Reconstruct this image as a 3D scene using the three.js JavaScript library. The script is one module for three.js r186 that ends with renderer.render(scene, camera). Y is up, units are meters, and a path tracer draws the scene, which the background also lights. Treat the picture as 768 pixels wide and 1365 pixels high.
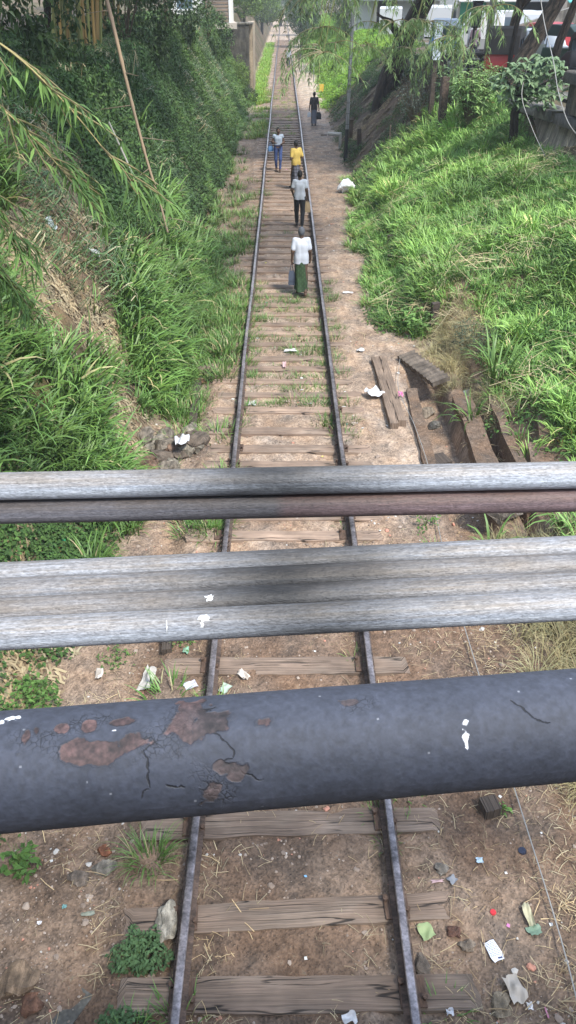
import * as THREE from 'three';
import { mergeGeometries, toCreasedNormals } from 'three/addons/utils/BufferGeometryUtils.js';
import { RoundedBoxGeometry } from 'three/addons/geometries/RoundedBoxGeometry.js';

// ---------------------------------------------------------------- camera, sky, sun, exposure
const scene = new THREE.Scene();
const camera = new THREE.PerspectiveCamera(66.55, 576 / 1024, 0.02, 1500);
camera.position.set(-0.076, 6.15, 0);
camera.rotation.set(-33.6 * Math.PI / 180, 0, 0);
camera.setViewOffset(768, 1365, 6, 0, 768, 1365);

const SUN_DIR = new THREE.Vector3(0.36, 0.82, 0.43).normalize();
const sun = new THREE.DirectionalLight(new THREE.Color(1, 0.95, 0.86), 3.1);
sun.position.copy(SUN_DIR).multiplyScalar(80).add(new THREE.Vector3(0, 0, -30));
sun.target.position.set(0, 0, -30);
sun.castShadow = true; sun.shadow.radius = 16; sun.shadow.mapSize.set(4096, 4096);
Object.assign(sun.shadow.camera, { left: -60, right: 60, top: 90, bottom: -90, near: 1, far: 260 });
scene.add(sun, sun.target);

// ---------------------------------------------------------------- noise and random numbers
function rng(seed) { let a = seed >>> 0; return () => { a = a + 0x6D2B79F5 | 0; let t = Math.imul(a ^ a >>> 15, 1 | a); t = t + Math.imul(t ^ t >>> 7, 61 | t) ^ t; return ((t ^ t >>> 14) >>> 0) / 4294967296; }; }
const R = rng(7);
const rr = (a, b, r = R) => a + (b - a) * r();
function hash(x, y, s) { let h = Math.imul(x, 374761393) + Math.imul(y, 668265263) + Math.imul(s, 974634777) | 0; h = Math.imul(h ^ h >>> 13, 1274126177); return ((h ^ h >>> 16) >>> 0) / 4294967296; }
const mod = (a, n) => ((a % n) + n) % n;
function vnoise(x, y, s = 0, px = 0, py = 0) {
  const xi = Math.floor(x), yi = Math.floor(y), fx = x - xi, fy = y - yi, u = fx * fx * (3 - 2 * fx), v = fy * fy * (3 - 2 * fy);
  const w = px ? (i) => mod(i, px) : (i) => i, h = py ? (i) => mod(i, py) : (i) => i;
  const x0 = w(xi), x1 = w(xi + 1), y0 = h(yi), y1 = h(yi + 1);
  const a = hash(x0, y0, s), b = hash(x1, y0, s), c = hash(x0, y1, s), d = hash(x1, y1, s);
  return a + (b - a) * u + (c - a + (a - b - c + d) * u) * v;
}
function fbm(x, y, s = 0, oct = 4) { let t = 0, a = 0.5, n = 0; for (let i = 0; i < oct; i++) { t += a * vnoise(x, y, s + i); n += a; x *= 2.03; y *= 2.03; a *= 0.5; } return t / n; }
function pfbm(x, y, px, py, s, oct = 4, gain = 0.5) { let t = 0, a = 0.5, n = 0; for (let i = 0; i < oct; i++) { t += a * vnoise(x * px, y * py, s + i, px, py); n += a; px *= 2; py *= 2; a *= gain; } return t / n; }
function worley(x, y, px, py, s) {      // x, y in 0..1; periodic; distance to nearest and second nearest feature
  const X = x * px, Y = y * py, xi = Math.floor(X), yi = Math.floor(Y); let d1 = 9, d2 = 9;
  for (let j = -1; j <= 1; j++) for (let i = -1; i <= 1; i++) {
    const cx = xi + i, cy = yi + j, hx = mod(cx, px), hy = mod(cy, py);
    const d = Math.hypot(cx + hash(hx, hy, s) - X, cy + hash(hx, hy, s + 1) - Y);
    if (d < d1) { d2 = d1; d1 = d; } else if (d < d2) d2 = d;
  }
  return [d1, d2];
}
const clamp = (x, a = 0, b = 1) => Math.min(b, Math.max(a, x));
const sm = (a, b, x) => { const t = clamp((x - a) / (b - a)); return t * t * (3 - 2 * t); };
const mix = (a, b, t) => a + (b - a) * t;
const mix3 = (a, b, t) => [mix(a[0], b[0], t), mix(a[1], b[1], t), mix(a[2], b[2], t)];
function pl(tab, x) { if (x <= tab[0][0]) return tab[0][1]; for (let i = 1; i < tab.length; i++) if (x <= tab[i][0]) return mix(tab[i - 1][1], tab[i][1], (x - tab[i - 1][0]) / (tab[i][0] - tab[i - 1][0])); return tab[tab.length - 1][1]; }
const lin = (c) => c <= 0.04045 ? c / 12.92 : ((c + 0.055) / 1.055) ** 2.4;
const hexl = (h) => [lin((h >> 16 & 255) / 255), lin((h >> 8 & 255) / 255), lin((h & 255) / 255)];

{ // hazy bright tropical sky: pale blue overhead, whiter to the horizon, thin broken cloud
  const W = 256, H = 128, d = new Float32Array(W * H * 4);
  for (let j = 0; j < H; j++) for (let i = 0; i < W; i++) {
    const el = (j + 0.5) / H * Math.PI - Math.PI / 2, az = (i + 0.5) / W * Math.PI * 2, up = Math.max(0, Math.sin(el));
    const k = Math.pow(1 - up, 2.2), s = 2.6 / (0.35 + up);
    const cl = sm(0.42, 0.68, fbm(Math.cos(az) * Math.cos(el) * s + 40, Math.sin(az) * Math.cos(el) * s + 40, 5, 5)) * 0.75;
    let c = mix3([0.42, 0.6, 0.95], [0.92, 0.98, 1.06], k);
    c = mix3(c, [1.15, 1.15, 1.14], cl);
    if (el < 0) c = [0.35, 0.33, 0.28];
    d.set([c[0], c[1], c[2], 1], (j * W + i) * 4);
  }
  const t = new THREE.DataTexture(d, W, H, THREE.RGBAFormat, THREE.FloatType);
  t.mapping = THREE.EquirectangularReflectionMapping; t.magFilter = t.minFilter = THREE.LinearFilter; t.wrapS = THREE.RepeatWrapping; t.needsUpdate = true;
  scene.background = t; scene.environment = t;
  scene.backgroundIntensity = scene.environmentIntensity = 1.14;
}
const renderer = new THREE.WebGLRenderer({ antialias: true });
renderer.toneMapping = THREE.LinearToneMapping;
renderer.toneMappingExposure = 1.82;
renderer.shadowMap.enabled = true;

// ---------------------------------------------------------------- names, labels
const taken = {};
function numbered(name) { const n = taken[name] = (taken[name] ?? -1) + 1; return n ? name + '_' + String(n).padStart(3, '0') : name; }
function tag(o, label, category, group, kind) {
  o.userData = { ...o.userData, label };
  if (category) o.userData.category = category;
  if (group) o.userData.group = group; else delete o.userData.group;
  if (kind) o.userData.kind = kind;
  return o;
}
function thing(name, label, category, x = 0, y = 0, z = 0, turn = 0, group, kind) {
  const g = new THREE.Group(); g.name = numbered(name); g.position.set(x, y, z); g.rotation.y = turn; scene.add(g);
  return tag(g, label, category, group, kind);
}
function part(name, geo, mat, parent) { const m = new THREE.Mesh(geo, mat); m.name = name; m.castShadow = m.receiveShadow = true; parent.add(m); return m; }
function solo(name, geo, mat, label, category, x, y, z, turn = 0, group, kind) {
  const m = new THREE.Mesh(geo, mat); m.name = numbered(name); m.castShadow = m.receiveShadow = true; m.position.set(x, y, z); m.rotation.y = turn; scene.add(m);
  return tag(m, label, category, group, kind);
}
function structure(name, geo, mat) { const m = new THREE.Mesh(geo, mat); m.name = name; m.castShadow = m.receiveShadow = true; m.userData = { kind: 'structure' }; scene.add(m); return m; }
function copy(o, label, group, x, y, z, turn) {
  const base = o.name.replace(/_\d{3}$/, ''); const c = o.clone(); c.name = numbered(base); scene.add(c);
  c.position.set(x, y, z); if (turn !== undefined) c.rotation.y = turn; c.userData = { ...o.userData, label }; if (group) c.userData.group = group; return c;
}

// ---------------------------------------------------------------- mesh builder
const V = (x, y, z) => new THREE.Vector3(x, y, z);
class MB {
  constructor() { this.p = []; this.c = []; this.u = []; this.i = []; }
  v(x, y, z, c = [1, 1, 1], u = 0, w = 0) { this.p.push(x, y, z); this.c.push(c[0], c[1], c[2]); this.u.push(u, w); return this.p.length / 3 - 1; }
  tri(a, b, c) { this.i.push(a, b, c); }
  quad(a, b, c, d) { this.i.push(a, b, c, a, c, d); }
  // a blade: points along the middle, half widths, one side direction
  blade(pts, hw, side, c0, c1) {
    let pa, pb;
    for (let k = 0; k < pts.length; k++) {
      const t = k / (pts.length - 1), c = mix3(c0, c1, t), q = pts[k], w = hw[k];
      const a = this.v(q.x - side.x * w, q.y - side.y * w, q.z - side.z * w, c, 0, t), b = this.v(q.x + side.x * w, q.y + side.y * w, q.z + side.z * w, c, 1, t);
      if (k) this.quad(pa, pb, b, a);
      pa = a; pb = b;
    }
  }
  // a leaf: pointed oval, folded a little along its rib
  leaf(o, d, up, len, w, c, droop = 0.3) {
    const side = V().crossVectors(d, up).normalize(), nn = V().crossVectors(side, d).normalize();
    const at = (t, s, h) => o.clone().addScaledVector(d, len * t).addScaledVector(side, w * s).addScaledVector(nn, h * w - droop * len * t * t).toArray();
    const c2 = [c[0] * 0.8, c[1] * 0.8, c[2] * 0.8];
    const a = this.v(...at(0, 0, 0), c2), l = this.v(...at(0.42, -0.5, 0.16), c), m = this.v(...at(0.5, 0, 0), c2), r = this.v(...at(0.42, 0.5, 0.16), c), e = this.v(...at(1, 0, 0), c);
    this.tri(a, m, l); this.tri(a, r, m); this.tri(l, m, e); this.tri(m, r, e);
  }
  // a tube through points with radii
  tube(pts, rad, seg = 6, c = [1, 1, 1], cap = true, vs = 1) {
    const n = pts.length; let prev = null, run = 0; let N = null;
    for (let k = 0; k < n; k++) {
      const t = V().subVectors(pts[Math.min(n - 1, k + 1)], pts[Math.max(0, k - 1)]).normalize();
      if (!N) N = (Math.abs(t.y) < 0.9 ? V(0, 1, 0) : V(1, 0, 0)).cross(t).normalize(); else N.addScaledVector(t, -N.dot(t)).normalize();
      const B = V().crossVectors(t, N), r = Array.isArray(rad) ? rad[k] : rad, row = [], cc = typeof c === 'function' ? null : c;
      if (k) run += pts[k].distanceTo(pts[k - 1]);
      for (let s = 0; s <= seg; s++) {
        const a = s / seg * Math.PI * 2, x = pts[k].x + (N.x * Math.cos(a) + B.x * Math.sin(a)) * r, y = pts[k].y + (N.y * Math.cos(a) + B.y * Math.sin(a)) * r, z = pts[k].z + (N.z * Math.cos(a) + B.z * Math.sin(a)) * r;
        row.push(this.v(x, y, z, cc || c(x, y, z, k / (n - 1)), s / seg, run * vs));
      }
      if (prev) for (let s = 0; s < seg; s++) this.quad(prev[s], prev[s + 1], row[s + 1], row[s]);
      prev = row;
      if (cap && (k === 0 || k === n - 1)) { const m = this.v(pts[k].x, pts[k].y, pts[k].z, cc || c(pts[k].x, pts[k].y, pts[k].z, k / (n - 1)), 0.5, run * vs); for (let s = 0; s < seg; s++) k ? this.tri(row[s], row[s + 1], m) : this.tri(row[s + 1], row[s], m); }
    }
  }
  geo() {
    const g = new THREE.BufferGeometry();
    g.setAttribute('position', new THREE.Float32BufferAttribute(this.p, 3)); g.setAttribute('color', new THREE.Float32BufferAttribute(this.c, 3)); g.setAttribute('uv', new THREE.Float32BufferAttribute(this.u, 2));
    g.setIndex(this.i); g.computeVertexNormals(); return g;
  }
}
// geometry helpers; all give position, normal, uv
const clean = (g) => { for (const k of Object.keys(g.attributes)) if (!['position', 'normal', 'uv', 'color'].includes(k)) g.deleteAttribute(k); return g; };
const merge = (list) => { const l = list.map((g) => { g = clean(g.index ? g.toNonIndexed() : g); return g; }); const col = l.some((g) => g.attributes.color); if (col) for (const g of l) if (!g.attributes.color) g.setAttribute('color', new THREE.Float32BufferAttribute(new Float32Array(g.attributes.position.count * 3).fill(1), 3)); return mergeGeometries(l); };
function box(w, h, d, x = 0, y = 0, z = 0, b = 0) { const g = b ? new RoundedBoxGeometry(w, h, d, 1, b) : new THREE.BoxGeometry(w, h, d); g.translate(x, y, z); return metreUV(g); }
function metreUV(g) {       // box-mapped uv in metres
  g = g.index ? g.toNonIndexed() : g; if (!g.attributes.normal) g.computeVertexNormals();
  const p = g.attributes.position, n = g.attributes.normal, u = new Float32Array(p.count * 2);
  for (let t = 0; t < p.count; t += 3) {
    const nx = Math.abs(n.getX(t) + n.getX(t + 1) + n.getX(t + 2)), ny = Math.abs(n.getY(t) + n.getY(t + 1) + n.getY(t + 2)), nz = Math.abs(n.getZ(t) + n.getZ(t + 1) + n.getZ(t + 2));
    for (let k = t; k < t + 3; k++) { const x = p.getX(k), y = p.getY(k), z = p.getZ(k); if (ny >= nx && ny >= nz) { u[k * 2] = x; u[k * 2 + 1] = z; } else if (nx >= nz) { u[k * 2] = z; u[k * 2 + 1] = y; } else { u[k * 2] = x; u[k * 2 + 1] = y; } }
  }
  g.setAttribute('uv', new THREE.BufferAttribute(u, 2)); return g;
}
function cyl(r0, r1, h, seg = 16, x = 0, y = 0, z = 0) { const g = new THREE.CylinderGeometry(r1, r0, h, seg); g.translate(x, y, z); return g; }
function bar(a, b, r, seg = 8, r2 = r) { const m = new MB(); m.tube([V(...a), V(...b)], [r, r2], seg); return m.geo(); }
function ext(pts, width, bevel = 0) {       // side profile (z forward = -, y up) extruded across x
  const s = new THREE.Shape(pts.map((p) => new THREE.Vector2(p[0], p[1])));
  const g = new THREE.ExtrudeGeometry(s, { depth: width - 2 * bevel, bevelEnabled: bevel > 0, bevelThickness: bevel, bevelSize: bevel, bevelSegments: 2, curveSegments: 6 });
  g.translate(0, 0, -(width - 2 * bevel) / 2); g.rotateY(Math.PI / 2); return metreUV(g);       // profile x -> -z
}
function jitter(g, amt, freq, seed) {       // roughens a shape; vertices at one place move together
  const p = g.attributes.position;
  for (let k = 0; k < p.count; k++) { const x = p.getX(k), y = p.getY(k), z = p.getZ(k), q = (s) => (vnoise(x * freq + s * 7.7 + z * freq * 0.71, y * freq - z * freq * 0.63 + s * 3.1, seed + s) - 0.5) * 2 * amt; p.setXYZ(k, x + q(1), y + q(2), z + q(3)); }
  g.computeVertexNormals(); return g;
}
function rock(r, seed, sx = 1, sy = 0.7, sz = 1, det = 1) { const g = new THREE.IcosahedronGeometry(r, det); jitter(g, r * 0.42, 1.4 / r, seed); g.scale(sx, sy, sz); jitter(g, r * 0.09, 5 / r, seed + 40); const f = metreUV(g.index ? g.toNonIndexed() : g); return f; }

// ---------------------------------------------------------------- textures
function tex(w, h, f, srgb = true) {
  const d = new Uint8Array(w * h * 4);
  for (let j = 0; j < h; j++) for (let i = 0; i < w; i++) { const c = f((i + 0.5) / w, (j + 0.5) / h); const o = (j * w + i) * 4; d[o] = clamp(c[0]) * 255; d[o + 1] = clamp(c[1]) * 255; d[o + 2] = clamp(c[2]) * 255; d[o + 3] = 255; }
  const t = new THREE.DataTexture(d, w, h); t.wrapS = t.wrapT = THREE.RepeatWrapping; t.magFilter = THREE.LinearFilter; t.minFilter = THREE.LinearMipmapLinearFilter; t.generateMipmaps = true;
  if (srgb) t.colorSpace = THREE.SRGBColorSpace; t.needsUpdate = true; return t;
}
const pair = (w, h, f) => {     // colour and height from one function giving [r, g, b, height]
  const a = new Float32Array(w * h * 4); for (let j = 0; j < h; j++) for (let i = 0; i < w; i++) a.set(f((i + 0.5) / w, (j + 0.5) / h), (j * w + i) * 4);
  const at = (u, v) => (Math.floor(v * h) * w + Math.floor(u * w)) * 4;
  return [tex(w, h, (u, v) => { const k = at(u, v); return [a[k], a[k + 1], a[k + 2]]; }), tex(w, h, (u, v) => { const q = a[at(u, v) + 3]; return [q, q, q]; }, false)];
};
const rep = (t, x, y) => { const c = t.clone(); c.repeat.set(x, y); c.needsUpdate = true; return c; };
// earth: one tile is 3 m
const [dirtMap, dirtBump] = pair(1024, 1024, (u, v) => {
  const a = pfbm(u, v, 6, 6, 11, 6, 0.6), b = pfbm(u, v, 40, 40, 31, 4, 0.65), [d1] = worley(u, v, 90, 90, 51), [e1] = worley(u, v, 34, 34, 61);
  const peb = sm(0.3, 0.12, d1) * (hash(Math.floor(u * 90), Math.floor(v * 90), 3) > 0.45 ? 1 : 0), clod = sm(0.3, 0.1, e1) * (hash(Math.floor(u * 34), Math.floor(v * 34), 4) > 0.75 ? 1 : 0);
  const g = pfbm(u, v, 160, 160, 91, 2, 0.7);
  let k = 0.80 + (a - 0.5) * 0.34 + (b - 0.5) * 0.42 + (g - 0.5) * 0.34 + peb * (hash(Math.floor(u * 90), Math.floor(v * 90), 9) - 0.45) * 0.3;
  const warm = (pfbm(u, v, 9, 9, 71, 3) - 0.5) * 0.08;
  return [k * 1.05 + warm, k, k * 0.94 - warm, clamp(0.3 + (a - 0.5) * 0.5 + (b - 0.5) * 0.6 + (g - 0.5) * 0.4 + peb * 0.26 + clod * 0.34)];
});
// old timber along u: one tile is 3 m by 0.5 m
const [woodMap, woodBump] = pair(1024, 256, (u, v) => {
  const warp = (pfbm(u, v, 3, 2, 5, 3) - 0.5) * 0.12, g = pfbm(u, v + warp, 4, 36, 9, 4, 0.62), f = pfbm(u, v + warp, 14, 110, 19, 2);
  const cr = Math.abs(pfbm(u, v + warp, 3, 13, 41, 3) - 0.5), crack = sm(0.035, 0.008, cr) * sm(0.45, 0.62, pfbm(u, v, 5, 5, 61, 2)), dust = pfbm(u, v, 12, 3, 81, 4);
  const k = 0.68 + (g - 0.5) * 0.3 + (f - 0.5) * 0.2 + (dust - 0.5) * 0.25 - crack * 0.4;
  return [k * 1.03, k, k * 0.965, clamp(0.55 + (g - 0.5) * 0.7 + (f - 0.5) * 0.3 - crack * 0.6)];
});
// weathered zinc pipe: u along the pipe (3 m), v round it
const [zincMap, zincBump] = pair(2048, 512, (u, v) => {
  const grain = pfbm(u, v, 260, 90, 3, 3, 0.75), st = pfbm(u, v, 10, 40, 13, 5, 0.6), bl = pfbm(u, v, 24, 5, 23, 5, 0.6), spk = pfbm(u, v, 512, 64, 33, 2);
  const top = sm(0.0, 0.16, v) * sm(0.44, 0.30, v);      // v 0.25 is the upper side, where dust and grime lie
  const dirt = clamp(top * (0.75 + (bl - 0.5) * 0.7) + (st - 0.5) * 1.0 + (bl - 0.5) * 0.25);
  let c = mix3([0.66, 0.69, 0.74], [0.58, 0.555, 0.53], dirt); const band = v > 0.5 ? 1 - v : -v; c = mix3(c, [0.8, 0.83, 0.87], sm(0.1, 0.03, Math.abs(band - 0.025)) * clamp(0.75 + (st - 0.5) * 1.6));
  const fine = pfbm(u, v, 24, 200, 93, 2, 0.6), k = 1 + (grain - 0.5) * 0.48 + (spk - 0.5) * 0.16 + (fine - 0.5) * 0.3; c = c.map((q) => q * k);
  const pit = sm(0.68, 0.8, pfbm(u, v, 420, 60, 77, 2)); c = mix3(c, [0.25, 0.22, 0.21], pit * 0.14);
  return [...c, clamp(0.5 + (grain - 0.5) * 0.6 + (spk - 0.5) * 0.4 - pit * 0.3)];
});
const [concMap, concBump] = pair(512, 512, (u, v) => {
  const a = pfbm(u, v, 5, 5, 3, 6, 0.6), st = pfbm(u, v, 26, 3, 17, 4), b = pfbm(u, v, 90, 90, 27, 2);
  const k = 0.6 + (a - 0.5) * 0.5 + (st - 0.5) * 0.4 + (b - 0.5) * 0.16; return [k, k * 0.99, k * 0.96, clamp(0.5 + (a - 0.5) * 0.6 + (b - 0.5) * 0.6)];
});
const [barkMap, barkBump] = pair(256, 512, (u, v) => {
  const w = (pfbm(u, v, 3, 4, 9, 3) - 0.5) * 0.16, r = pfbm(u + w, v, 16, 5, 21, 4, 0.6), b = pfbm(u, v, 40, 40, 37, 3); const k = 0.5 + (r - 0.5) * 0.9 + (b - 0.5) * 0.3; return [k, k * 0.95, k * 0.9, clamp(k)];
});
const [rustMap, rustBump] = pair(512, 256, (u, v) => {
  const a = pfbm(u, v, 20, 5, 3, 5, 0.62), b = pfbm(u, v, 120, 30, 13, 3, 0.6); const k = 0.62 + (a - 0.5) * 0.7 + (b - 0.5) * 0.35; return [k * 1.05, k * 0.98, k * 0.95, clamp(b)];
});

// ---------------------------------------------------------------- materials
const STD = (o) => new THREE.MeshStandardMaterial({ roughness: 0.85, metalness: 0, ...o });
const col = (r, g, b) => new THREE.Color().setRGB(r, g, b);
const M = {
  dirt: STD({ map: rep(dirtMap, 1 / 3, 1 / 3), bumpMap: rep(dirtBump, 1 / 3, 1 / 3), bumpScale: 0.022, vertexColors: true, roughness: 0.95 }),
  sleeper: STD({ map: woodMap, bumpMap: woodBump, bumpScale: 0.012, vertexColors: true, roughness: 0.85 }),
  sleeperPale: STD({ map: woodMap, bumpMap: woodBump, bumpScale: 0.012, vertexColors: true, color: col(1.4, 1.38, 1.36), roughness: 0.88 }),  // paler copy for sleepers beyond the bridge, open sun put into the colour
  wood: STD({ map: rep(woodMap, 1 / 3, 2), bumpMap: rep(woodBump, 1 / 3, 2), bumpScale: 0.01, color: col(0.46, 0.355, 0.28), roughness: 0.88 }),
  woodDark: STD({ map: rep(woodMap, 1 / 3, 2), bumpMap: rep(woodBump, 1 / 3, 2), bumpScale: 0.012, color: col(0.16, 0.13, 0.11), roughness: 0.9 }),
  railSide: STD({ map: rep(rustMap, 1, 4), color: col(0.19, 0.15, 0.125), roughness: 0.85, bumpMap: rep(rustBump, 1, 4), bumpScale: 0.002 }),
  railTop: STD({ map: rep(rustMap, 0.6, 1), color: col(0.5, 0.51, 0.54), roughness: 0.36, metalness: 0.6 }),
  plate: STD({ map: rustMap, color: col(0.22, 0.16, 0.12), roughness: 0.9 }),
  zinc: STD({ map: zincMap, bumpMap: zincBump, bumpScale: 0.0012, vertexColors: true, color: col(0.77, 0.752, 0.728), roughness: 0.6, metalness: 0.2 }),
  rustPipe: STD({ map: zincMap, bumpMap: zincBump, bumpScale: 0.001, vertexColors: true, color: col(0.27, 0.2, 0.18), roughness: 0.6, metalness: 0.1 }),
  leaf: new THREE.MeshPhysicalMaterial({ vertexColors: true, roughness: 0.85, transmission: 0.3, thickness: 0, specularIntensity: 0.6 }),
  grass: new THREE.MeshPhysicalMaterial({ vertexColors: true, roughness: 0.5, specularIntensity: 0.9 }),
  dry: STD({ vertexColors: true, roughness: 0.9 }),
  plain: STD({ vertexColors: true, roughness: 0.85 }),
  stone: STD({ map: rep(concMap, 2.5, 2.5), bumpMap: rep(concBump, 2.5, 2.5), bumpScale: 0.01, vertexColors: true, roughness: 0.92 }),
  concrete: STD({ map: rep(concMap, 0.5, 0.5), bumpMap: rep(concBump, 0.5, 0.5), bumpScale: 0.01, color: col(0.44, 0.42, 0.38), roughness: 0.92 }),
  earthy: STD({ map: rep(dirtMap, 0.5, 0.5), bumpMap: rep(dirtBump, 0.5, 0.5), bumpScale: 0.02, color: col(0.24, 0.18, 0.14), roughness: 0.95 }),
  slabBrown: STD({ map: rep(concMap, 0.8, 0.8), bumpMap: rep(concBump, 0.8, 0.8), bumpScale: 0.012, color: col(0.34, 0.28, 0.235), roughness: 0.95 }),
  polePale: STD({ map: rep(concMap, 0.6, 0.3), color: col(0.8, 0.8, 0.8), roughness: 0.7 }),
  concDark: STD({ map: rep(concMap, 0.5, 0.5), bumpMap: rep(concBump, 0.5, 0.5), bumpScale: 0.012, color: col(0.2, 0.185, 0.165), roughness: 0.95 }),
  bark: STD({ map: rep(barkMap, 2, 0.8), bumpMap: rep(barkBump, 2, 0.8), bumpScale: 0.03, color: col(0.24, 0.19, 0.15), roughness: 0.95 }),
  barkDark: STD({ map: rep(barkMap, 3, 0.6), bumpMap: rep(barkBump, 3, 0.6), bumpScale: 0.05, color: col(0.11, 0.085, 0.07), roughness: 0.95 }),
  culm: STD({ vertexColors: true, roughness: 0.6 }),
  steelGrey: STD({ map: rep(concMap, 1, 0.4), color: col(0.85, 0.9, 0.95), roughness: 0.6, metalness: 0.2 }),
  black: STD({ color: col(0.02, 0.02, 0.022), roughness: 0.7 }),
  rubber: STD({ color: col(0.018, 0.018, 0.018), roughness: 0.9 }),
  glass: new THREE.MeshPhysicalMaterial({ color: col(0.10, 0.14, 0.17), roughness: 0.08, metalness: 0.0, specularIntensity: 1 }),
  wire: STD({ color: col(0.34, 0.33, 0.31), roughness: 0.6, metalness: 0.4 }),
  skin: STD({ color: col(0.105, 0.058, 0.038), roughness: 0.6 }),
  hair: STD({ color: col(0.012, 0.01, 0.009), roughness: 0.8 }),
  hairGrey: STD({ color: col(0.09, 0.095, 0.11), roughness: 0.85 }),
};
const paints = {};
const paint = (r, g, b, rough = 0.8, o = {}) => paints[[r, g, b, rough, JSON.stringify(o)]] ??= STD({ color: col(r, g, b), roughness: rough, ...o });

// ---------------------------------------------------------------- the lie of the land: D is metres ahead of the bridge (z = -D)
const leftFoot = (D) => -pl([[0, 2.9], [4, 2.7], [6, 2.5], [9, 2.35], [11, 2.15], [16, 1.95], [22, 2.0], [32, 2.4], [60, 2.45], [300, 2.5]], D) + (vnoise(D * 0.8, 3.3, 4) - 0.5) * 0.26;
const rightFoot = (D) => pl([[0, 2.9], [5, 3.0], [8, 3.05], [9.5, 3.55], [14, 3.5], [16, 2.9], [17.5, 2.2], [25, 2.3], [35, 2.7], [50, 2.7], [70, 3.0], [300, 3.2]], D) + (vnoise(D * 0.7, 8.1, 6) - 0.5) * 0.25 + (vnoise(D * 1.9, 4.1, 7) - 0.5) * 0.3;
const wallX = (D) => 7.9 + (22.5 - D) * 0.09;
function landY(x, D) {
  let y = -0.181;
  const lf = leftFoot(D), rf = rightFoot(D);
  if (x < -1.3) y -= 0.13 * sm(-1.38, -1.6, x) * pl([[2, 0.6], [5, 0.8], [9, 1], [14, 1], [18, 0.3], [40, 0.5]], D);
  if (x > 1.0) y += 0.014 * sm(1.0, 1.3, x) * sm(8, 10, D);
  if (x > 1.35) y += 0.01 * sm(1.35, 1.8, x);
  if (x < lf) {
    const u = lf - x, soft = pl([[0, 1.0], [7, 0.8], [10, 0.4], [300, 0.35]], D), k = pl([[0, 1.5], [8, 1.75], [20, 1.95], [60, 2.1], [300, 1.6]], D);
    let h = u < soft ? 0.55 * u * u / soft + 0.1 * u : 0.65 * soft + (u - soft) * k;
    h = h > 4.7 ? 4.7 + Math.min(1.6, (h - 4.7) * 0.07) : h;
    y += h + (fbm(x * 1.3 + 9, D * 0.9, 14, 4) - 0.5) * 0.5 * sm(0.2, 1.2, u) * sm(6, 4, h + 0.01);
    y += -0.35 * Math.exp(-(((D - 13.5) / 1.6) ** 2)) * sm(2.8, 3.6, h) * sm(4.6, 3.9, h);
  }
  if (D > 8 && D < 16) {
    const f = sm(8.2, 9.6, D) * sm(15, 13.8, D);
    y -= f * 0.36 * sm(2.3, 2.45, x) * sm(3.05, 2.95, x);
    y -= f * 0.42 * sm(3.36, 3.4, x) * sm(3.58, 3.53, x);
  }
  if (x > rf) {
    const u = x - rf, k = pl([[0, 0.5], [9, 0.42], [20, 0.36], [26, 0.4], [34, 0.95], [300, 1.0]], D), verge = sm(15.5, 17, D) * sm(32, 29, D);
    let h = k * Math.max(0, u - 0.15) + 0.1 * sm(0, 0.3, u);
    h += verge * 0.28 * sm(0.7, 0.82, u);
    h = Math.min(h, 3.42 + (h - 3.42) * 0.02);
    y += h + (fbm(x * 1.1, D * 1.1, 24, 4) - 0.5) * 0.32 * sm(0.1, 1, u);
    if (D < 30) y = mix(y, 3.22, sm(wallX(D) + 0.3, wallX(D) + 0.5, x));
  }
  y += 0.42 * Math.exp(-(((x - 3.75) / 0.5) ** 2) - ((D - 15.9) / 1.3) ** 2);
  const near = sm(60, 20, D);
  y += ((fbm(x * 2.2, D * 2.2, 34, 3) - 0.5) * 0.05 + (fbm(x * 9, D * 9, 44, 3) - 0.5) * 0.028) * near;
  if (Math.abs(x) > 0.62 && Math.abs(x) < 1.15) y -= 0.02 * near;
  if (D > 9 && Math.abs(x) < 0.8) y -= 0.022 * sm(9, 11, D);
  return y;
}
function landN(x, D, e = 0.12) { return V(-(landY(x + e, D) - landY(x - e, D)) / (2 * e), 1, (landY(x, D + e) - landY(x, D - e)) / (2 * e)).normalize(); }
const bankH = (x, D) => landY(x, D) + 0.195;

// ---------------------------------------------------------------- ground and banks, one grid cut in three
const SOIL = { floor: [0.285, 0.2, 0.15], path: [0.56, 0.46, 0.385], dark: [0.16, 0.122, 0.098], bank: [0.2, 0.152, 0.112], straw: [0.27, 0.205, 0.14], under: [0.12, 0.115, 0.05], deepBrown: [0.22, 0.16, 0.12] };
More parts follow.
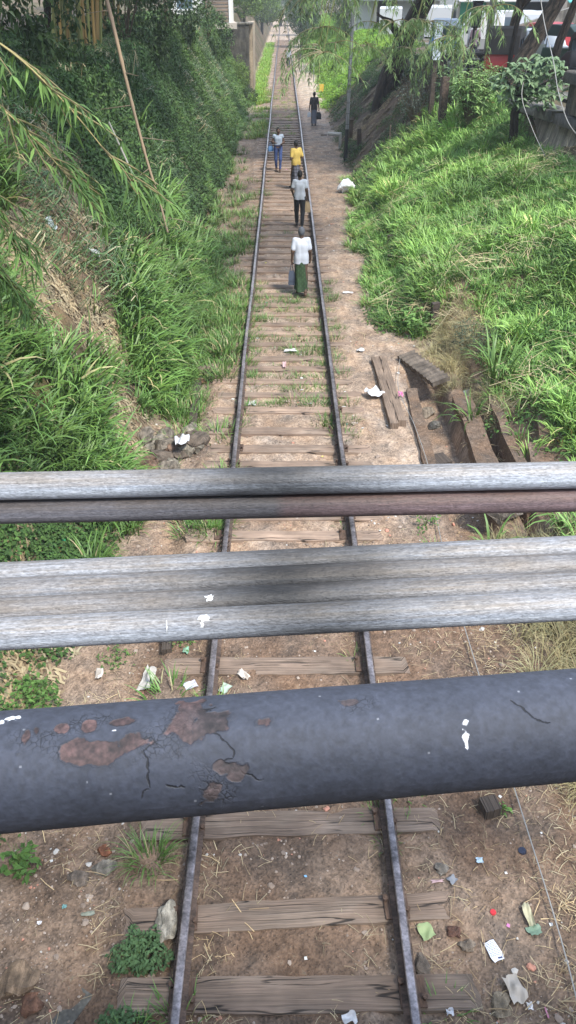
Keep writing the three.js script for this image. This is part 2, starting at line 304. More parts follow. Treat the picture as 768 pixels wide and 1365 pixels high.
// leaf litter patches on the left bank, in metres ahead and height up the bank
const litterPatch = (D, h) => Math.max(Math.exp(-(((D - 12.5) / 1.35) ** 2) - ((h - 2.7) / 0.95) ** 2), Math.exp(-(((D - 12.9) / 0.7) ** 2) - ((h - 1.5) / 0.45) ** 2) * 0.9, Math.exp(-(((D - 11.7) / 0.8) ** 2) - ((h - 0.45) / 0.35) ** 2) * 0.9, Math.exp(-(((D - 15.4) / 1.5) ** 2) - ((h - 3.5) / 0.6) ** 2), Math.exp(-(((D - 29) / 7) ** 2) - ((h - 1.2 - (D - 25) * 0.08) / 0.5) ** 2) * 0.9, D < 9.2 ? Math.exp(-(((h - 0.55) / 0.5) ** 2)) * 0.75 : 0);
function soil(x, D) {
  const n = fbm(x * 0.9, D * 0.6, 104, 4), m = fbm(x * 3, D * 3, 114, 3), lf = leftFoot(D), rf = rightFoot(D), h = bankH(x, D);
  let c = mix3(SOIL.floor, SOIL.path, sm(0.4, 0.65, n) * 0.5 + 0.1);
  c = mix3(c, SOIL.path, sm(7, 11, D) * 0.75);
  if (x > 1.0 && x < rf) c = mix3(c, SOIL.path, sm(1.0, 1.35, x) * sm(rf, rf - 0.5, x) * sm(8, 12, D) * 0.9);
  c = mix3(c, [0.66, 0.59, 0.5], sm(58, 68, D) * 0.8 * (x > 0.9 ? 1 : 0.5));  // far path painted paler, the glare of the sun put into its colour
  c = mix3(c, SOIL.dark, sm(0.52, 0.72, m) * 0.4 + sm(22, 30, D) * sm(62, 50, D) * 0.38);  // darker stretch along the line: tree shade put into the earth colour
  if (D < 9) c = c.map((q) => q * mix(0.7, 1, sm(4.5, 9, D)));  // bridge shade painted into the colour of the near earth
  if (D < 8 && x > 1.7) c = mix3(c, SOIL.deepBrown, sm(1.7, 2.3, x) * 0.7);  // near right earth drawn in a deeper brown
  if (x < lf) { const b = mix3(SOIL.bank, SOIL.under, sm(0.35, 0.6, n)); c = mix3(c, mix3(b, SOIL.straw, clamp(litterPatch(D, h) * 1.1)), sm(0, 0.5, lf - x)); }
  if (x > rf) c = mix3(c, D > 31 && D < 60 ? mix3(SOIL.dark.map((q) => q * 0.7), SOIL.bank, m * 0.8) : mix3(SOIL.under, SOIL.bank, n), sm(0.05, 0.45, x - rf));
  c = mix3(c, [0.5, 0.4, 0.27], 0.85 * Math.exp(-(((x - 3.55) / 0.5) ** 2) - ((D - 15.6) / 1.2) ** 2));
  if (D > 8 && D < 14.5 && x > 2.2 && x < 4.4) c = mix3(c, SOIL.deepBrown, 0.6);
  return c.map((q) => q * (0.86 + 0.3 * m));
}
{
  const xs = [], ds = [];
  for (let x = 0; x < 1.2; x += 0.06) xs.push(x);
  for (let x = 1.2; x < 4.6; x += 0.07) xs.push(x);
  for (let x = 4.6, s = 0.12; x < 140; s *= 1.12, x += s) xs.push(x);
  const X = [...xs.slice(1).map((q) => -q).reverse(), ...xs];
  for (let d = -8; d < 1.5; d += 0.5) ds.push(d);
  for (let d = 1.5; d < 7; d += 0.06) ds.push(d);
  for (let d = 7, s = 0.07; d < 520; s *= 1.025, d += Math.min(s, 12)) ds.push(d);
  const nx = X.length, nd = ds.length, pos = new Float32Array(nx * nd * 3), c = new Float32Array(nx * nd * 3), uv = new Float32Array(nx * nd * 2);
  for (let j = 0; j < nd; j++) for (let i = 0; i < nx; i++) {
    const k = j * nx + i, x = X[i], D = ds[j], y = landY(x, D);
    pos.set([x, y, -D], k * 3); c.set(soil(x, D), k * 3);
    const lf = leftFoot(D); uv.set([x < lf ? lf - Math.hypot(lf - x, y + 0.19) : x, D], k * 2);
  }
  const all = new THREE.BufferGeometry(); all.setAttribute('position', new THREE.BufferAttribute(pos, 3)); all.setAttribute('color', new THREE.BufferAttribute(c, 3)); all.setAttribute('uv', new THREE.BufferAttribute(uv, 2));
  const whole = []; for (let j = 0; j < nd - 1; j++) for (let i = 0; i < nx - 1; i++) { const a = j * nx + i; whole.push(a, a + 1, a + nx + 1, a, a + nx + 1, a + nx); }
  all.setIndex(whole); all.computeVertexNormals();
  const cut = (name, x0, x1) => {       // only the columns from x0 to x1, each piece with vertices of its own
    const i0 = X.findIndex((x) => x >= x0 - 1e-6), i1 = X.findLastIndex((x) => x <= x1 + 1e-6), w = i1 - i0 + 1, g = new THREE.BufferGeometry();
    for (const [k, n] of [['position', 3], ['normal', 3], ['color', 3], ['uv', 2]]) { const src = all.attributes[k].array, a = new Float32Array(w * nd * n); for (let j = 0; j < nd; j++) a.set(src.subarray((j * nx + i0) * n, (j * nx + i1 + 1) * n), j * w * n); g.setAttribute(k, new THREE.BufferAttribute(a, n)); }
    const id = []; for (let j = 0; j < nd - 1; j++) for (let i = 0; i < w - 1; i++) { const a = j * w + i; id.push(a, a + 1, a + w + 1, a, a + w + 1, a + w); }
    g.setIndex(id); return structure(name, g, M.dirt);
  };
  const xl = X.findLast((x) => x <= -2.3), xr = X.find((x) => x >= 2.3);
  cut('bank_left', -1e9, xl); cut('ground', xl, xr); cut('bank_right', xr, 1e9);
}

// ---------------------------------------------------------------- the railway track
const sleeperD = [2.2, 2.9, 3.53, 4.37, 5.02, 5.7, 6.38, 7.13, 7.75, 8.3, 8.9, 9.41, 10.15, 10.88, 11.42, 12.07, 12.87, 13.54, 14.14, 14.75, 15.29, 16.09, 16.73, 17.33, 17.99, 18.63, 19.43];
for (let d = 20.1; d < 150; d += 0.66 + (hash(Math.floor(d * 10), 3, 1) - 0.5) * 0.12) sleeperD.push(d);
for (let d = 1.5; d > -6; d -= 0.7) sleeperD.push(d);
const track = thing('railway_track', 'single railway track of rusty steel rails on old brown wooden sleepers', 'railway track');
{
  // six timbers, each worn and split in its own way
  const variants = [];
  for (let k = 0; k < 6; k++) {
    const L = 2.74, W = 0.235, H = 0.16, r = rng(100 + k), g0 = new THREE.BoxGeometry(L, H, W, 40, 1, 4), p = g0.attributes.position;
    const uv = g0.attributes.uv, cc = [], tone = 0.8 + r() * 0.4;
    for (let i = 0; i < p.count; i++) {
      let x = p.getX(i), y = p.getY(i), z = p.getZ(i); const end = Math.abs(x) > L / 2 - 0.01, edge = Math.abs(z) > W / 2 - 0.01, top = y > 0;
      uv.setXY(i, x / 3 + k * 0.37, z / 0.5 + k * 0.21 + (end || (edge && !top) ? y / 0.5 : 0));
      if (edge) z += Math.sign(z) * (fbm(x * 3, k * 9 + Math.sign(z) * 4, 31 + k, 3) - 0.55) * 0.035;
      if (top) y += (fbm(x * 2.5, z * 6 + k * 8, 41 + k, 3) - 0.5) * 0.02 - (edge ? 0.007 : 0) - (end ? 0.012 : 0);
      if (end) x += (fbm(z * 9, k * 3 + Math.sign(x) * 5, 51, 3) - 0.5) * 0.08;
      p.setXYZ(i, x, y - H / 2, z);
      const q = tone * (0.85 + 0.3 * fbm(x * 2, z * 4, 61 + k, 3)), oil = 1 - 0.28 * Math.exp(-(((Math.abs(x) - 0.87) / 0.16) ** 2)); const soilOn = sm(0.5, 0.68, fbm(x * 2.2 + k * 7, z * 9, 71, 3) + (edge ? 0.1 : 0)) * 0.7, wc = mix3([0.43 * q * oil, 0.33 * q * oil, 0.266 * q * oil], [0.44, 0.36, 0.30], soilOn); cc.push(...wc.map((q) => q * 1.02));
    }
    g0.setAttribute('color', new THREE.Float32BufferAttribute(cc, 3)); g0.computeVertexNormals(); variants.push(toCreasedNormals(g0, 0.6));
  }
  const plateG = merge([box(0.2, 0.02, 0.21, 0, 0.008, 0, 0.004)]), spikeG = merge([cyl(0.016, 0.014, 0.05, 8, 0, 0.03, 0), cyl(0.022, 0.022, 0.014, 8, 0, 0.052, 0)]), clipG = merge([box(0.06, 0.02, 0.09, 0, 0.03, 0, 0.005)]);
  sleeperD.forEach((D, k) => {
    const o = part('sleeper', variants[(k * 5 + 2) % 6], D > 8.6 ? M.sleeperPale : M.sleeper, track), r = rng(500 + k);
    o.position.set(D < 8 ? (r() - 0.5) * 0.08 : (r() - 0.5) * 0.16, -0.150 - r() * 0.012, -D); o.rotation.y = D === 3.53 ? 0.055 : D === 4.37 ? 0.035 : D === 2.9 ? 0.012 : (r() - 0.5) * 0.035; if (k % 2) o.rotation.y += Math.PI; o.scale.z = 0.9 + r() * 0.25;
    if (D > 12) { o.position.y -= 0.008; o.scale.y = 1; }
    if (D > 1.5 && D < 13.2) for (const s of [-1, 1]) {
      const pt = part('bearing_plate', plateG, M.plate, o); pt.position.set(s * 0.87, 0.0, 0);
      for (const t of [-1, 1]) { const b = part('spike', spikeG, M.plate, o); b.position.set(s * 0.87 + t * 0.085, 0.006, t * 0.05); }
    }
  });
  // rails: a flat-bottomed section
  const half = [[0.065, -0.14], [0.065, -0.132], [0.02, -0.118], [0.009, -0.105], [0.009, -0.05], [0.014, -0.042], [0.033, -0.034], [0.034, -0.016]];
  const sec = [...half, ...half.slice().reverse().map(([a, b]) => [-a, b])];
  const head = [[0.034, -0.0155], [0.033, -0.006], [0.026, -0.001], [0.012, 0.0005], [-0.012, 0.0005], [-0.026, -0.001], [-0.033, -0.006], [-0.034, -0.0155]];
  const sweep = (prof, x0, closed, c) => {      // along the track with the slight kinks of old rails
    const m = new MB(), zs = []; for (let d = -7; d < 30; d += 0.5) zs.push(d); for (let d = 30; d < 320; d += 3) zs.push(d); let prev;
    for (const d of zs) {
      const off = (vnoise(d * 0.25, x0, 77) - 0.5) * 0.03, row = prof.map(([a, b], i) => m.v(x0 + off + a, b, -d, c, d, i / prof.length * 0.3));
      if (prev) for (let i = 0; i < prof.length - (closed ? 0 : 1); i++) { const j = (i + 1) % prof.length; m.quad(prev[i], prev[j], row[j], row[i]); }
      prev = row;
    }
    return toCreasedNormals(m.geo(), 0.5);
  };
  for (const x0 of [-0.871, 0.871]) {
    const rail = part('rail', sweep(sec, x0, true), M.railSide, track);
    part('rail_head', sweep(head, x0, false), M.railTop, rail);
    for (const d of x0 < 0 ? [8.6, 15.6] : [12.6]) {        // fishplates at the joints
      const fp = part('fishplate', merge([box(0.022, 0.08, 0.5, 0.024, -0.075, 0, 0.006), box(0.022, 0.08, 0.5, -0.024, -0.075, 0, 0.006), ...[-0.18, -0.06, 0.06, 0.18].flatMap((z) => [-1, 1].map((s) => { const b = cyl(0.016, 0.016, 0.03, 6); b.rotateZ(Math.PI / 2); b.translate(s * 0.045, -0.075, z); return b; }))]), M.plate, rail);
      fp.position.set(x0, 0, -d);
    }
  }
}

// ---------------------------------------------------------------- the pipes along the bridge
function pipeGeo(A, B, r, len, uo, tint, wob = 0, seg = 40) {       // v 0 faces the bridge, 0.25 is the top
  const a = V(...A), b = V(...B), ax = V().subVectors(b, a).normalize(), Hh = V(0, 0, 1).addScaledVector(ax, -ax.z).normalize(), N = V().crossVectors(Hh, ax); if (N.y < 0) N.negate();
  const mid = a.clone().addScaledVector(ax, -a.x / ax.x), m = new MB(); let prev; const n = 260;
  for (let k = 0; k <= n; k++) {
    const s = (k / n - 0.5) * len, c0 = mid.clone().addScaledVector(ax, s), row = [];
    for (let j = 0; j <= seg; j++) {
      const t = j / seg, an = t * Math.PI * 2, w = r + wob * (fbm(s * 7 + 50, Math.cos(an) * 2 + 9, 3, 3) + fbm(s * 7, Math.sin(an) * 2, 8, 3) - 1), p = c0.clone().addScaledVector(Hh, Math.cos(an) * w).addScaledVector(N, Math.sin(an) * w);
      row.push(m.v(p.x, p.y, p.z, tint ? tint(s, t) : [1, 1, 1], s / 3 + uo, t));
    }
    if (prev) for (let j = 0; j < seg; j++) m.quad(prev[j], row[j], row[j + 1], prev[j + 1]);
    prev = row;
  }
  return m.geo();
}
{ // tar-coated water main: u covers 4 m round the middle
  const patches = [[-0.405, 64, 0.062, 9, 0.2], [-0.36, 66, 0.05, 11, 0.1], [-0.262, 80, 0.038, 24, 0], [-0.215, 80, 0.045, 10, 0.2], [-0.198, 38, 0.022, 11, 0], [-0.212, 18, 0.02, 17, 0.1], [-0.385, 88, 0.03, 6, -0.2], [-0.425, 87, 0.012, 7, 0], [-0.52, 86, 0.009, 9, 0], [-0.535, 82, 0.007, 6, 0], [-0.48, 88, 0.012, 5, 0], [0.05, 92, 0.02, 5, 0]];
  const white = [[0.253, 59, 0.007, 6], [0.25, 50, 0.008, 7], [0.249, 41, 0.004, 4], [-0.572, 106, 0.009, 4], [-0.585, 101, 0.007, 3], [-0.56, 108, 0.005, 3], [-0.385, 80, 0.009, 1.5], [-0.378, 78, 0.004, 1.5]];
  const cracks = [[-0.21, 70, -0.188, 55], [-0.188, 55, -0.178, 40], [-0.178, 40, -0.196, 31], [-0.2, 104, -0.235, 92], [-0.345, 60, -0.325, 42], [-0.325, 42, -0.318, 25], [-0.318, 25, -0.345, 14], [-0.29, 30, -0.262, 22], [-0.26, 106, -0.27, 96], [-0.15, 35, -0.115, 26], [0.35, 75, 0.39, 56], [0.39, 56, 0.42, 50]];
  const W = 2048, Hh = 512, buf = [new Float32Array(W * Hh * 4), 0];
  const f = (u, v) => {
    const s = (u - 0.5) * 3, deg = v > 0.75 ? (v - 1) * 360 : v * 360, n1 = pfbm(u, v, 48, 11, 3, 5, 0.6), n2 = pfbm(u, v, 300, 70, 13, 3, 0.6), bl = pfbm(u, v, 14, 4, 23, 4), str = pfbm(u, v, 90, 4, 43, 3);
    const wx = (pfbm(u, v, 60, 14, 53, 3) - 0.5), wy = (pfbm(u, v, 60, 14, 63, 3) - 0.5);
    let zone = 0; for (const p of patches) zone = Math.max(zone, Math.exp(-(((s - p[0]) / (p[2] + 0.07)) ** 2) - ((deg - p[1]) / (p[3] + 20)) ** 2)); zone = Math.max(zone, 0.55 * Math.exp(-(((s - 0.0) / 0.1) ** 2) - ((deg - 85) / 26) ** 2), 0.25 * Math.exp(-(((s - 0.42) / 0.2) ** 2) - ((deg - 70) / 22) ** 2)) * (0.42 + 0.9 * (n1 - 0.3));
    const [a1, a2] = worley(u + wx * 0.01, v + wy * 0.03, 270, 62, 9), [b1, b2] = worley(u + wx * 0.012, v + wy * 0.03, 110, 26, 19);
    let crack = Math.max(sm(0.13, 0.03, a2 - a1) * sm(0.38, 0.75, zone) * 0.75, sm(0.06, 0.015, b2 - b1) * sm(0.4, 0.75, zone) * 0.9);
    for (const q of cracks) { const dx = q[2] - q[0], dy = (q[3] - q[1]) / 500, px = s - q[0] + wx * 0.05 + (n1 - 0.5) * 0.016, py = (deg - q[1]) / 500 + wy * 0.05 + (n2 - 0.5) * 0.01, t = clamp((px * dx + py * dy) / (dx * dx + dy * dy)); const wd = 0.0006 + 0.0034 * Math.sqrt(Math.max(0, t * (1 - t))) * (0.4 + 1.3 * vnoise(u * 260, v * 70, 6)); crack = Math.max(crack, sm(wd, wd * 0.35, Math.hypot(px - dx * t, py - dy * t))); }
    let rust = 0; for (const p of patches) { const sk = (s - p[0]) + p[4] * (deg - p[1]) / 500; rust = Math.max(rust, 1.25 - Math.hypot(sk / p[2], (deg - p[1]) / p[3]) + wx * 2.6 + wy * 2.2 + (n2 - 0.5) * 0.5); } const rim = Math.exp(-(((rust - 0.18) / 0.07) ** 2)); rust = sm(0.22, 0.36, rust);
    let wh = 0; for (const p of white) wh = Math.max(wh, sm(0.75, 0.9, 1.6 - Math.hypot((s - p[0]) / p[2], (deg - p[1]) / p[3]) + (n2 - 0.5) * 2.2 + (n1 - 0.5) * 1.2)); if (hash(Math.floor(u * 700), Math.floor(v * 160), 88) > 0.9996) wh = 0.4;
    const topTone = sm(20, 95, deg) * 0.5 + (str - 0.5) * sm(70, 20, deg) * 0.5;  // coating drawn paler towards the top and streaked lower down
    let k = 1 + (bl - 0.5) * 0.16 + (n1 - 0.5) * 0.14 + (n2 - 0.5) * 0.4;
    let c = mix3([0.178, 0.192, 0.232], [0.285, 0.294, 0.328], clamp(topTone + (n1 - 0.5) * 0.15)).map((q) => q * k); c = mix3(c, [0.05, 0.05, 0.06], crack * 0.85);
    const rk = 0.75 + (n1 - 0.5) * 0.9 + (n2 - 0.5) * 0.7; c = mix3(c, [0.1, 0.1, 0.115], rim * 0.35 * n1 * 1.6); c = mix3(c, mix3([0.41 * rk, 0.3 * rk, 0.275 * rk], [0.34 * rk, 0.285 * rk, 0.275 * rk], sm(0.4, 0.65, bl)), rust * 0.85); c = mix3(c, [0.84, 0.84, 0.83], wh * (0.7 + 0.3 * sm(0.4, 0.6, n2)));
    return [...c, clamp(0.5 + (n1 - 0.5) * 0.5 + (n2 - 0.5) * 0.25 - crack * 0.45 - rust * 0.3 + rim * 0.16)];
  };
  const [map, bump] = pair(W, Hh, f);
  const mat = STD({ map, bumpMap: bump, bumpScale: 0.004, roughness: 0.72 });
  const main = thing('water_pipe', 'thick black tar coated pipe with cracked coating and rust patches, nearest the viewer', 'pipe', 0, 0, 0);
  part('pipe_body', pipeGeo([-0.6, 4.954, -0.935], [0.51, 4.934, -1.065], 0.1085, 9, 0.5, null, 0.0025, 64), mat, main);

  const soot = (s, w = 0.17, c0 = -0.05) => Math.exp(-(((s - c0) / w) ** 2));
  const zt = (amt, w, c0) => (s, t) => { const q = 1 - amt * soot(s, w, c0) * (0.75 + 0.5 * fbm(s * 9, t * 8, 5, 3)), e = 0.92 + 0.16 * fbm(s * 3 + amt * 50, t * 3, 15, 3); return [q * e, q * e * 0.995, q * e * 0.985].map((w2, i) => w2 * (amt > 0.85 ? [0.74, 0.715, 0.69][i] : 1)); };
  const dir4 = [1.32, 0, -0.1], sp = 0.0715;
  const bird = (par, A, list) => {     // dried bird droppings on a pipe: thin splashes standing proud of the surface
    for (const [s, deg, w, h, seed] of list) {
      const a = V(...A[0]), b = V(...A[1]), ax = V().subVectors(b, a).normalize(), Hh = V(0, 0, 1).addScaledVector(ax, -ax.z).normalize(), N = V().crossVectors(Hh, ax); if (N.y < 0) N.negate();
      const mid = a.clone().addScaledVector(ax, -a.x / ax.x), m = new MB(), n = 18, rings = 3; let prev;
      for (let k = 0; k <= rings; k++) { const row = []; for (let j = 0; j < n; j++) { const t = j / n * Math.PI * 2, q = k / rings * (0.35 + 1.0 * vnoise(j * 0.9, seed * 3.3, 3, 16) + 0.35 * hash(j, seed, 3) ** 3), ss = s + Math.cos(t) * w * q, dg = (deg + Math.sin(t) * h * q) * Math.PI / 180, rr2 = A[2] + 0.0022 * (1 - (k / rings) ** 2) + 0.0006; const p = mid.clone().addScaledVector(ax, ss).addScaledVector(Hh, Math.cos(dg) * rr2).addScaledVector(N, Math.sin(dg) * rr2); const gq = [0.78, 0.74, 0.66, 0.46][k] * (0.85 + 0.3 * hash(j, k, seed)); row.push(m.v(p.x, p.y, p.z, [gq, gq, gq * 0.97])); } if (prev) for (let j = 0; j < n; j++) m.quad(prev[j], prev[(j + 1) % n], row[(j + 1) % n], row[j]); prev = row; }
      part('bird_dropping', m.geo(), M.plain, par);
    }
  };
  const names4 = ['grey galvanised pipe farthest back in the flat bundle of four', 'grey galvanised pipe second from the back in the bundle of four', 'grimy galvanised pipe third from the back in the bundle of four', 'galvanised pipe at the near edge of the bundle, with white bird droppings'];
  names4.forEach((label, k) => {
    const back = (3 - k) * sp, A = [[-0.71, 4.95 + (k === 1 ? 0.004 : k === 0 ? -0.003 : 0), -1.31 - back], [0.61, 4.95, -1.41 - back], 0.0365], t = thing('galvanised_pipe', label, 'pipe', 0, 0, 0, 0, 'galvanised pipes running across the bridge');
    part('pipe_body', pipeGeo(A[0], A[1], A[2], 9, 0.13 + k * 0.29, zt([0.74, 0.86, 0.88, 0.72][k], [0.3, 0.27, 0.25, 0.24][k], [0.0, -0.04, -0.06, 0.0][k])), M.zinc, t);
    if (k === 3) bird(t, A, [[-0.257, 62, 0.012, 14, 1], [-0.262, 40, 0.004, 14, 2], [-0.34, 38, 0.002, 22, 4]]);
    if (k === 2) bird(t, A, [[-0.25, 62, 0.009, 12, 3]]);
  });
  const A5 = [[-0.84, 5.05, -1.78], [0.73, 5.05, -1.84], 0.0375];
  const t5 = thing('galvanised_pipe', 'pale galvanised pipe lying on top of the rusty brown pipe', 'pipe', 0, 0, 0, 0, 'galvanised pipes running across the bridge');
  part('pipe_body', pipeGeo(A5[0], A5[1], A5[2], 9, 0.71, zt(0.8, 0.3, -0.08)), M.zinc, t5);
  bird(t5, A5, [[0.727, 55, 0.008, 22, 7], [0.722, 30, 0.004, 14, 8]]);
  const t6 = thing('rusty_pipe', 'rusty brown pipe lying just under the pale pipe, farthest from the viewer', 'pipe');
  part('pipe_body', pipeGeo([-0.84, 4.977, -1.768], [0.73, 4.977, -1.828], 0.034, 9, 0.4, (s, t) => { const q = 1 - 0.55 * soot(s, 0.3, -0.08), e = 0.85 + 0.4 * fbm(s * 4, t * 3, 25, 3); return s < -0.1 ? [q * e * 0.8, q * e * 0.95, q * e * 1.02] : [q * e * 1.15, q * e, q * e]; }), M.rustPipe, t6);
}
{ // the footbridge that the viewer stands on, with the parapet below the lens
  const b = thing('footbridge', 'concrete footbridge with a low parapet that the viewer stands on', 'bridge', 0, 0, 0, 0, null, 'structure');
  part('deck', box(12, 0.3, 3.2, 0, 4.42, 1.4), M.concrete, b); part('parapet', box(12, 0.7, 0.16, 0, 4.9, -0.19, 0.02), M.concrete, b); part('parapet', box(12, 1.0, 0.16, 0, 5.05, 2.9, 0.02), M.concrete, b);
  for (const s of [-1, 1]) part('abutment', box(1.4, 5.2, 3.0, s * 4.6, 1.7, 1.5), M.concrete, b);
  for (const s of [-1, 1]) { part('bracket', merge([box(0.08, 0.08, 1.9, s * 3.4, 4.79, -1.0), bar([s * 3.4, 4.3, -0.2], [s * 3.4, 4.77, -1.2], 0.03)]), M.plate, b); }
}

// ---------------------------------------------------------------- small plants, built once and set out many times
const G1 = [0.085, 0.17, 0.035], G2 = [0.15, 0.27, 0.06], DRY = [0.42, 0.34, 0.19];
function grassTuft(seed, n, len, w, rad, droop, dryShare = 0.06, stemmy = false) {
  const r = rng(seed), m = new MB();
  for (let k = 0; k < n; k++) {
    const a = r() * 6.283, q = Math.sqrt(r()) * rad, L = len * (0.55 + 0.6 * r()), b = V(Math.cos(a) * q, -0.04, Math.sin(a) * q), az = a + (r() - 0.5) * 1.6, lean = 0.1 + r() * 0.55, hx = Math.cos(az), hz = Math.sin(az), dr = droop * (0.5 + r());
    const pts = [], hw = []; let x = 0, y = 0, ang = lean;
    for (let s = 0; s <= 5; s++) { const t = s / 5; pts.push(V(b.x + hx * x, b.y + y, b.z + hz * x)); hw.push(w * 0.5 * (s === 0 ? 0.55 : 1) * (1 - t ** 2.2) + 0.0004); x += Math.sin(ang) * L / 5; y += Math.cos(ang) * L / 5; ang += dr * (0.25 + t * 0.8); }
    const sd = V(-hz, (r() - 0.5) * 0.8, hx).normalize(), t = r(), c = r() < dryShare ? mix3(DRY, G2, r() * 0.3) : mix3(G1, G2, t);
    m.blade(pts, hw, sd, c.map((v) => v * 0.62), c.map((v) => v * 1.08));
  }
  return m.geo();
}
function leafPatch(seed, n, rad, size, hgt, c0, c1, round = 0.7, hang = 0.2) {
  const r = rng(seed), m = new MB();
  for (let k = 0; k < n; k++) {
    const a = r() * 6.283, lob = 0.5 + 0.85 * vnoise(Math.cos(a) * 2 + 7, Math.sin(a) * 2 + seed, 9), q = Math.sqrt(r()) * rad * lob, h = hgt * r() * (0.5 + lob * 0.5) * (1 - (q / rad / 1.35) ** 2 * 0.7), az = r() * 6.283, el = (r() - 0.55) * 1.1 - hang * r();
    const d = V(Math.cos(az) * Math.cos(el), Math.sin(el), Math.sin(az) * Math.cos(el)), up = V((r() - 0.5) * 0.8, 1, (r() - 0.5) * 0.8).normalize(), L = size * (0.6 + 0.7 * r());
    m.leaf(V(Math.cos(a) * q, h, Math.sin(a) * q), d, up, L, L * round, mix3(c0, c1, r()).map((v) => v * (0.8 + 0.4 * h / hgt)), 0.25);
  }
  return m.geo();
}
function strawBits(seed, n, rad, len, w) {
  const r = rng(seed), m = new MB();
  for (let k = 0; k < n; k++) {
    const a = r() * 6.283, q = Math.sqrt(r()) * rad, az = r() * 6.283, L = len * (0.35 + 0.9 * r()), bend = (r() - 0.5) * 0.5, o = V(Math.cos(a) * q, 0.003 + r() * 0.018, Math.sin(a) * q), pts = [], hw = [];
    for (let s = 0; s <= 2; s++) { const t = s / 2 - 0.5; pts.push(V(o.x + Math.cos(az + bend * t) * L * t, o.y + 0.02 * r() * (1 - 4 * t * t), o.z + Math.sin(az + bend * t) * L * t)); hw.push(w * (0.3 + 0.5 * r())); }
    const c = mix3([0.30, 0.22, 0.13], [0.62, 0.50, 0.30], r()); m.blade(pts, hw, V(-Math.sin(az), (r() - 0.5) * 0.7, Math.cos(az)).normalize(), c, c);
  }
  return m.geo();
}
const Q = new THREE.Quaternion(), Mx = new THREE.Matrix4(), Q2 = new THREE.Quaternion();
// list: [x, D, scale, tint [r,g,b], up share 0 (plumb) .. 1 (square to the slope), lift]
function scatter(name, label, category, variants, mat, list, seed) {
  const g = new THREE.Group(); g.name = numbered(name); scene.add(g); tag(g, label, category, null, 'stuff');
  const r = rng(seed), by = variants.map(() => []); for (const q of list) by[Math.floor(r() * variants.length)].push(q);
  const c = new THREE.Color();
  variants.forEach((geo, k) => {
    if (!by[k].length) return;
    const im = new THREE.InstancedMesh(geo, mat, by[k].length); im.name = 'tuft'; im.castShadow = im.receiveShadow = true;
    by[k].forEach(([x, D, s, t, share = 0.4, lift = 0, yabs], i) => {
      const n = landN(x, D); const up = V(0, 1, 0).lerp(n, share).normalize();
      Q.setFromUnitVectors(V(0, 1, 0), up); Q2.setFromAxisAngle(V(0, 1, 0), r() * 6.283); Q.multiply(Q2);
      Mx.compose(V(x, (yabs ?? landY(x, D)) + lift, -D), Q, V(s, s * (0.85 + 0.3 * r()), s)); im.setMatrixAt(i, Mx); im.setColorAt(i, c.setRGB(...t));
    });
    g.add(im);
  });
  return g;
}
// points on a surface patch, thinner with distance, kept with the given chance
function sow(n, x0, x1, d0, d1, keep, seed, pow = 1) { const r = rng(seed), out = []; for (let k = 0; k < n; k++) { const D = d0 + (d1 - d0) * Math.pow(r(), pow), x = x0 + (x1 - x0) * r(), p = keep(x, D, r); if (p && r() < p) out.push([x, D, r]); } return out; }
const tint = (r, a, b) => { const k = a + (b - a) * r(), w = (r() - 0.5) * 0.16; return [k * (1 + w), k, k * (1 - w)]; };

const tall = [1, 2, 3, 4, 5, 6].map((s) => grassTuft(s, 17, 0.85, 0.044, 0.22, 0.5 + 0.06 * (s % 3)));
const mid = [11, 12, 13].map((s) => grassTuft(s, 26, 0.42, 0.022, 0.18, 0.5));
const low = [21, 22, 23].map((s) => grassTuft(s, 40, 0.17, 0.008, 0.13, 0.4, 0.12));
const cover = [31, 32, 33].map((s) => leafPatch(s, 90, 0.34, 0.055, 0.16, [0.05, 0.11, 0.025], [0.11, 0.22, 0.05]));
const creeper = [41, 42, 43].map((s) => leafPatch(s, 120, 0.5, 0.085, 0.22, [0.04, 0.085, 0.024], [0.085, 0.165, 0.045], 0.55, 0.7));
const straw = [51, 52, 53, 54, 55, 56].map((s) => strawBits(s, 12 + (s % 3) * 4, 0.42, 0.15, 0.0042));
const bambooLitter = [61, 62, 63].map((s) => strawBits(s, 40, 0.26, 0.17, 0.02));
const dryTuft = [71, 72, 73].map((s) => { const g = grassTuft(s, 44, 0.5, 0.007, 0.12, 0.75, 1); return g; });

